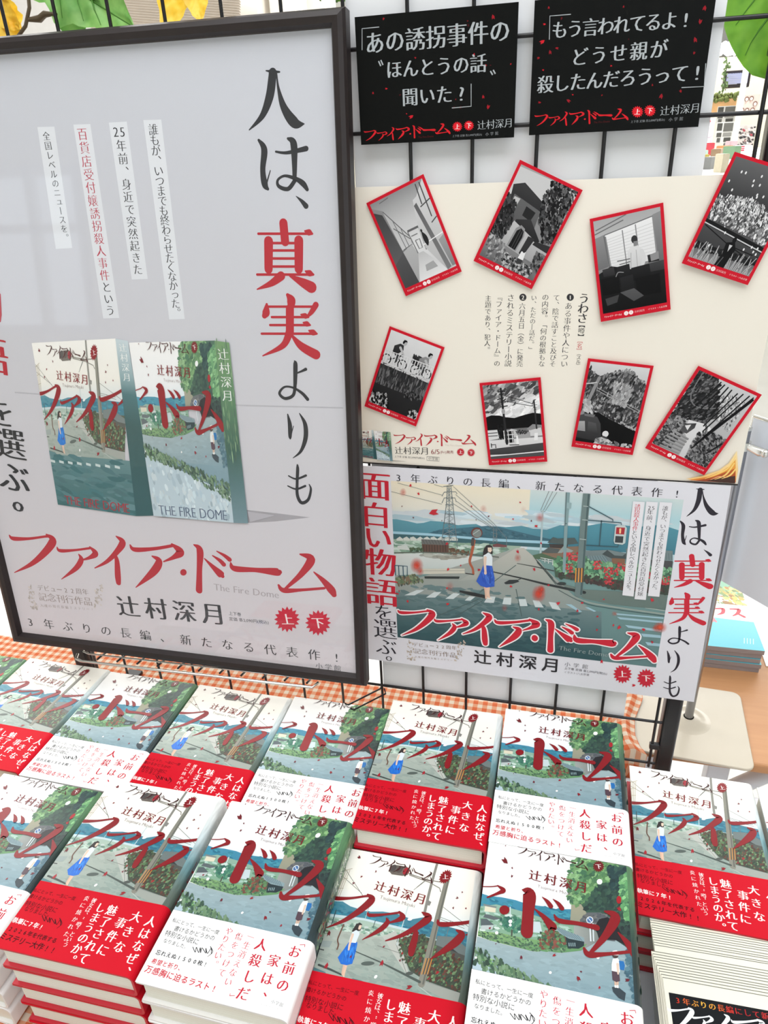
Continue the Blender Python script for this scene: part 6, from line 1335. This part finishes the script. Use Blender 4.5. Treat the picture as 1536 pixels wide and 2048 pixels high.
def leaf(name, base, tip, width, mat, parent, lobes=0.0, sag=.01, facing=(0, -1, .25), veins=True, n=16, asym=0.0, pw=.72, pp=.8):
    base, tip = Vector(base), Vector(tip); ax = tip - base; L = ax.length; ax.normalize(); nn = Vector(facing); nn = (nn - ax * nn.dot(ax)).normalized(); sd = ax.cross(nn)
    m = MB(); vs = []; nw = 8
    for i in range(n + 1):
        t = i / n; w = width * (math.sin(math.pi * t ** pw) ** pp if 0 < t < 1 else 0.0)
        w *= 1 + lobes * (math.sin(t * 17) * .5 + math.sin(t * 31 + 1) * .35)
        for j in range(-nw, nw + 1):
            q = j / nw; ww = w * (1 + asym * (1 if q > 0 else -1))
            vs.append(base + ax * L * t + sd * ww * q + nn * (-sag * math.sin(math.pi * t) + abs(q) * width * .16 + .0015 * math.sin(t * 26 - abs(q) * 7)))
    c = 2 * nw + 1
    m.add(vs, [(i * c + j, i * c + j + 1, (i + 1) * c + j + 1, (i + 1) * c + j) for i in range(n) for j in range(2 * nw)], 0, True)
    o = m.build(name, mat, parent)
    if veins:
        v = MB(); ctr = [vs[i * c + nw] + nn * .0006 for i in range(n + 1)]; v.tube(ctr, [.0011 * (1 - .7 * i / n) for i in range(n + 1)], 6)
        for i in (3, 6, 9, 12):
            for sgn in (-1, 1):
                q = [vs[min(n, i + int(k * .5)) * c + nw + sgn * k] + nn * .0005 for k in range(0, 7, 2)]; v.tube(q, [.0008, .0006, .0004, .0003], 5)
        v.build('vein', M_vein, o)
    return o
gl = tag(empty('leaf_garland', (0, 0, 0)), 'artificial garland of green leaves and yellow petals along the grid top', 'garland')
leaf('leaf', (.318, .024, .870), (.3435, .018, .740), .034, M_leaf, gl, 0, -.006, (-.1, -1, .1), True, 18, .0, 1.05, .55)
leaf('leaf', (-.318, .030, .880), (-.200, .012, .812), .030, M_leaf_pale, gl, .28, .002, (0, -1, .2), True, 20)
leaf('leaf', (-.256, .030, .868), (-.275, .016, .806), .024, M_leaf_pale, gl, .3, .002, (0, -1, .2), False, 16)
leaf('leaf', (-.05, .030, .856), (-.026, .022, .822), .014, M_leaf, gl, .1, .002, (0, -1, .2), True, 12)
leaf('leaf', (.030, .030, .850), (-.012, .024, .820), .014, M_leaf, gl, .1, .002, (0, -1, .2), True, 12)
for b_, t_, w in (((-.160, .030, .862), (-.176, .020, .806), .016), ((-.150, .032, .856), (-.140, .020, .814), .013), ((-.150, .030, .86), (-.112, .024, .836), .012), ((-.352, .030, .850), (-.340, .020, .806), .016), ((-.368, .030, .85), (-.330, .022, .822), .012), ((-.372, .03, .842), (-.345, .022, .80), .012)):
    leaf('petal', b_, t_, w, M_petal, gl, .12, .003, (.1, -1, .1), False, 12)
m = MB(); Q = [(-.372, .016, .818), (-.350, .015, .813), (-.333, .015, .815), (-.320, .015, .824), (-.312, .016, .838), (-.310, .018, .856), (-.300, .02, .872), (-.20, .022, .876), (-.1, .024, .872), (.02, .024, .868), (.16, .022, .874), (.32, .02, .870)]
m.tube(Q, .0017, 8); m.tube([(-.318, .016, .829), (-.304, .017, .829), (-.297, .016, .832), (-.284, .016, .831)], [.0016, .0034, .003, .001], 8); m.build('vine', M_vine, gl)

# ------------------------------------------------------------------ the shop behind
def bx(name, u0, v0, u1, v1, y, depth, mat, label, cat, kind=None, bevel=0, parent=None, group=None):
    """upright box whose front face covers the given photo rectangle at distance y"""
    a, b_ = at(u0, (v0 + v1) / 2, 1, y), at(u1, (v0 + v1) / 2, 1, y); t_, d_ = at((u0 + u1) / 2, v0, 1, y), at((u0 + u1) / 2, v1, 1, y)
    m = MB(); w, h = b_.x - a.x, t_.z - d_.z; m.box((-w / 2, 0, -h / 2), (w / 2, depth, h / 2)); o = m.build(name, mat, parent, bevel)
    o.location = ((a.x + b_.x) / 2, y, (t_.z + d_.z) / 2)
    if kind: o['kind'] = kind
    elif label: tag(o, label, cat, group)
    return o
YB = 10.6
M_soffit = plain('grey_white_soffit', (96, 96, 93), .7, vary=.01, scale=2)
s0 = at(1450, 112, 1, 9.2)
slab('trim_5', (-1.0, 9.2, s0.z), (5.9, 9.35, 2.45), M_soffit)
bx('trim_6', 1418, 90, 1431, 205, 10.3, .4, plain('pale_pillar', (240, 244, 240), .5), None, None, 'structure')
M_sign = bpy.data.materials.new('lit_white_letters'); M_sign.use_nodes = True; q = M_sign.node_tree.nodes['Principled BSDF']; q.inputs['Emission Color'].default_value = (1, 1, .98, 1); q.inputs['Emission Strength'].default_value = 1.3
sg = tag(empty('shop_sign', at(1450, 98, 1, 9.17)), 'lit white rounded letters hanging high on the soffit beside the big leaf', 'sign'); so = Vector(sg.location)
def letter(pts, r=.034):
    m = MB(); m.tube([Vector(at(u, v, 1, 9.17)) - so for u, v in pts], r, 10)
    for e in (pts[0], pts[-1]): m.sphere(Vector(at(*e, 1, 9.17)) - so, r, 10, 6)
    m.build('letter', M_sign, sg)
letter([(1430, 104), (1434, 107), (1440, 106), (1444, 99), (1445, 91), (1450, 89)]); letter([(1463, 92), (1457, 90), (1451, 95), (1451, 102), (1456, 106), (1463, 104)]); letter([(1468, 91), (1467, 99), (1471, 106), (1477, 103), (1479, 92)])
M_tv = plain('black_television_bezel', (52, 46, 52), .3); M_scr = bpy.data.materials.new('television_screen'); M_scr.use_nodes = True; q = M_scr.node_tree.nodes['Principled BSDF']; q.inputs['Base Color'].default_value = lin((150, 156, 190)) + (1,); q.inputs['Emission Color'].default_value = lin((176, 182, 214)) + (1,); q.inputs['Emission Strength'].default_value = .45
tv = tag(empty('wall_television', at(1474, 158, 1, 10.4)), 'wall television with a pale lavender screen on the cream back wall', 'television'); to = Vector(tv.location)
p0, p1 = at(1450, 142, 1, 10.4) - to, at(1498, 174, 1, 10.4) - to
m = MB(); m.box((p0.x, 0, p1.z), (p1.x, .08, p0.z)); m.build('bezel', M_tv, tv, .01)
m = MB(); m.box((p0.x + .03, -.006, p1.z + .045), (p1.x - .03, .01, p0.z - .03)); m.build('screen', M_scr, tv)
I = Ink(); I.src = lambda x, y: (p0.x + (p1.x - p0.x) * x, p0.z + (p1.z - p0.z) * y); I.lines([[(.25 + .09 * i, .14), (.31 + .09 * i, .14)] for i in range(6)], .05, (60, 60, 84)); I.lines([[(.15, .3 + .12 * i), (.42 + .1 * (i % 3), .3 + .12 * i)] for i in range(5)], .02, (206, 210, 230))
o = link('screen_text', I.mesh('screen_text', INK_MATTE), tv); o.rotation_euler = (R(90), 0, 0); o.location = (0, -.008, 0)
a = at(1482, 200, 1, 8.2); m = MB(); m.box((-.024, -.024, 0), (.024, .024, 2.45 - FLOOR_Z)); o = m.build('white_pole', plain('pale_grey_pole', (206, 212, 204), .5)); o.location = (a.x, a.y, FLOOR_Z); tag(o, 'thin white upright pole in front of the wall television', 'pole')
M_ivy = leaf_mat('ivy_green', (92, 126, 84), (140, 164, 112))
def ivy(pts, n, label, seed):
    m = MB(); rg = random.Random(seed)
    P = [Vector(at(u, v, 1, 10.2)) for u, v in pts]; o0 = P[0].copy()
    m.tube([p - o0 for p in P], .006, 5)
    for k in range(n):
        t = rg.random() * (len(P) - 1); i = int(t); p = P[i].lerp(P[i + 1], t - i) - o0; r_ = rg.uniform(.008, .02); a = rg.uniform(0, 6.28); p = p + Vector((rg.uniform(-.035, .035), rg.uniform(-.04, .0), rg.uniform(-.03, .03)))
        m.add([p + Vector((r_ * math.cos(a + q), rg.uniform(-.02, .02), r_ * 1.2 * math.sin(a + q))) for q in (0, 1.6, 3.14, 4.7)], [(0, 1, 2, 3)])
    o = m.build('ivy_garland', M_ivy); o.location = o0; tag(o, label, 'garland')
ivy([(1453, 112), (1454, 130), (1450, 150), (1448, 175), (1442, 195)], 46, 'thin ivy garland hanging left of the wall television', 3)
ivy([(1424, 135), (1422, 160), (1420, 185), (1416, 205)], 24, 'thin ivy garland hanging on the pale pillar', 5)
M_moss = plain('moss_green', (112, 124, 70), .9, vary=.4, scale=60); M_orange = plain('orange_wood', (214, 168, 116), .6, vary=.2, scale=8)
ps = tag(empty('wall_planter', at(1444, 206, 1, 10.1)), 'orange wooden header topped with moss above the wall posters', 'planter'); po = Vector(ps.location)
a, b_ = at(1412, 200, 1, 10.1) - po, at(1473, 222, 1, 10.1) - po
m = MB(); m.box((a.x, 0, b_.z), (b_.x, .3, a.z)); m.build('header', M_orange, ps)
m = MB(); rg = random.Random(4)
for k in range(90): m.sphere((rg.uniform(a.x, b_.x), rg.uniform(-.02, .12), a.z + rg.uniform(-.02, .05)), rg.uniform(.012, .028), 6, 4)
m.build('moss', M_moss, ps)
def wall_print(name, u0, v0, u1, v1, y, base, draw, label, cat='poster', group=None):
    a, b_ = at(u0, (v0 + v1) / 2, 1, y), at(u1, (v0 + v1) / 2, 1, y); t_, d_ = at((u0 + u1) / 2, v0, 1, y), at((u0 + u1) / 2, v1, 1, y); w, h = b_.x - a.x, t_.z - d_.z
    I = Ink(z0=.002); I.STEP = 1e-3; I.base(-w / 2, -h / 2, w / 2, h / 2, .02, base); I.clip = (-w / 2, -h / 2, w / 2, h / 2); I.src = lambda x, y_: (-w / 2 + w * x, h / 2 - h * y_); draw(I)
    o = link(name, I.mesh(name, INK_MATTE)); o.location = ((a.x + b_.x) / 2, y, (t_.z + d_.z) / 2); o.rotation_euler = (R(90), 0, 0)
    return tag(o, label, cat, group)
def d_photos(I):
    for i, (x, y, w_, h_, v) in enumerate([(.02, .05, .3, .35, 60), (.4, .05, .55, .4, 90), (.05, .5, .28, .2, 70), (.42, .5, .5, .18, 130), (.1, .75, .2, .2, 80), (.5, .74, .4, .2, 60)]): I.rect(x, y, x + w_, y + h_, (v, v, v - 4))
def d_heads(I):
    for x, y in [(.2, .5), (.42, .22), (.62, .2), (.82, .5), (.28, .82), (.5, .85), (.74, .84)]:
        I.disc(x, y, .1, (132, 96, 86), .14); I.disc(x, y + .02, .065, (244, 226, 214), .09); I.brush([(x, y + .12), (x - .02, y + .24)], [.05, .03], (206, 170, 160), smooth=False)
def d_mixed(I): I.dabs([(0, .1), (1, .1), (1, .95), (0, .95)], 46, .07, [(70, 64, 64), (200, 190, 186), (150, 60, 70), (110, 104, 104), (230, 226, 224), (40, 40, 44)], .5, 1.6, 5)
def d_pink(I): I.dabs([(0, 0), (1, 0), (1, 1), (0, 1)], 24, .12, [(220, 206, 222), (236, 226, 236), (206, 190, 212)], .6, 2.4, 6); I.brush([(.35, .12), (.5, .06), (.62, .14)], [.05, .06, .05], (206, 40, 50)); I.brush([(.3, .6), (.5, .45), (.6, .3)], [.03, .04, .02], (250, 248, 250))
wall_print('wall_poster', 1434, 212, 1471, 246, 9.9, (202, 202, 199), d_photos, 'wall poster with dark square photographs under the orange header')
wall_print('wall_poster', 1473, 190, 1518, 226, 9.6, (211, 202, 194), d_heads, 'wall poster with a ring of drawn heads right of the white pole')
wall_print('wall_poster', 1469, 250, 1509, 292, 9.5, (199, 194, 190), d_mixed, 'wall poster with a crowded dark and red collage beside the post')
wall_print('wall_poster', 1403, 236, 1427, 290, 9.0, (226, 214, 228), d_pink, 'lilac wall poster with a small red mark beside the black card')
wall_print('wall_poster', 1432, 244, 1466, 286, 9.4, (209, 209, 204), d_photos, 'narrow wall poster with rows of small dark photographs')
# distant sales counter with papers and books
tt = at(1440, 300, 1, 7.6); zt = tt.z
table('sales_counter', 'distant white sales counter heaped with colourful paper items', .30, 2.9, 2.6, 7.9, zt, M_white, M_steel_white)
rg = random.Random(21)
items = [('yellow', (236, 214, 110), 1403, 336, 8), ('green', (120, 160, 120), 1461, 318, 30), ('grey', (150, 152, 150), 1420, 338, -30), ('pale blue', (170, 210, 230), 1450, 304, 0), ('orange', (226, 150, 90), 1446, 316, 24), ('pale white', (240, 238, 234), 1432, 308, 10),
         ('brown', (176, 146, 112), 1430, 330, -14), ('lilac', (206, 184, 214), 1412, 306, 6), ('red', (206, 50, 66), 1415, 311, 4), ('cream', (236, 226, 196), 1440, 345, 16), ('dark', (84, 80, 80), 1452, 298, -10), ('mint', (190, 222, 206), 1400, 318, 12), ('pink', (232, 190, 196), 1460, 303, 10)]
for nm, c, u, v, a in items:
    p = at(u, v, 2, zt); k = (p.y + .7) / 1427.0; w_, d_ = rg.uniform(9, 15) * k, rg.uniform(16, 26) * k * 1.6
    t = rg.uniform(.02, .09); m = MB(); m.box((-w_ / 2, -d_ / 2, 0), (w_ / 2, d_ / 2, t)); m.box((-w_ * .46, -d_ * .47, t), (w_ * .46, d_ * .47, t + .002), 1)
    o = m.build('magazine_stack', [plain('paper_' + nm.replace(' ', '_'), tuple(q * .72 for q in c), .6), plain('cover_' + nm.replace(' ', '_'), tuple(q * .85 for q in c), .4, vary=.45, scale=9)]); o.location = (p.x, p.y, zt); o.rotation_euler = (0, 0, R(a)); tag(o, 'small %s stack of papers on the distant white sales counter' % nm, 'magazines', 'paper stacks on the distant counter')
p = at(1491, 308, 2, zt)
bx('price_box', 1479, 291, 1503, 308, p.y, .2, M_white, 'white box with red stripes standing on the distant sales counter', 'box')
o = wall_print('price_label', 1480, 292, 1489, 302, p.y - .025, (206, 40, 60), lambda I: I.lines([[(0, .3), (1, .3)], [(0, .65), (1, .65)]], .08, (250, 240, 240)), 'small red striped label on the distant white box', 'label')
# left: louvred blind and pale pillars above the framed poster
bl = tag(empty('louvre_blind', at(360, 30, 1, 3.2)), 'beige louvred blind high behind the yellow petals', 'blind'); bo = Vector(bl.location)
M_lou = plain('beige_louvre', (222, 214, 204), .7, vary=.02); M_grey = plain('grey_beige_soffit', (206, 204, 202), .7, vary=.02)
m = MB()
for k in range(26):
    a, b_ = at(180, -66 + k * 5.2, 1, 3.2) - bo, at(478, -46 + k * 5.2 + 2, 1, 3.2) - bo
    m.add([a, b_, b_ + Vector((0, .02, -.012)), a + Vector((0, .02, -.012))], [(0, 3, 2, 1)])
    if k: m.add([pa_ + Vector((0, .02, -.012)), pb_ + Vector((0, .02, -.012)), b_, a], [(0, 3, 2, 1)])
    pa_, pb_ = a, b_
m.build('slats', M_lou, bl)
a = at(0, 100, 1, 3.6); slab('trim_7', (-3.4, 3.6, a.z - .25), (-1.55, 3.8, 2.45), M_grey)
M_pil = plain('white_pillar', (238, 232, 222), .6, vary=.01, scale=3)
for i, (u0, u1, y) in enumerate(((478, 515, 3.4), (540, 590, 3.5), (600, 650, 3.7))):
    a, b_ = at(u0, 20, 1, y), at(u1, 20, 1, y); slab('trim_%d' % (8 + i), (a.x, y, FLOOR_Z), (b_.x, y + .2, 2.45), M_pil)
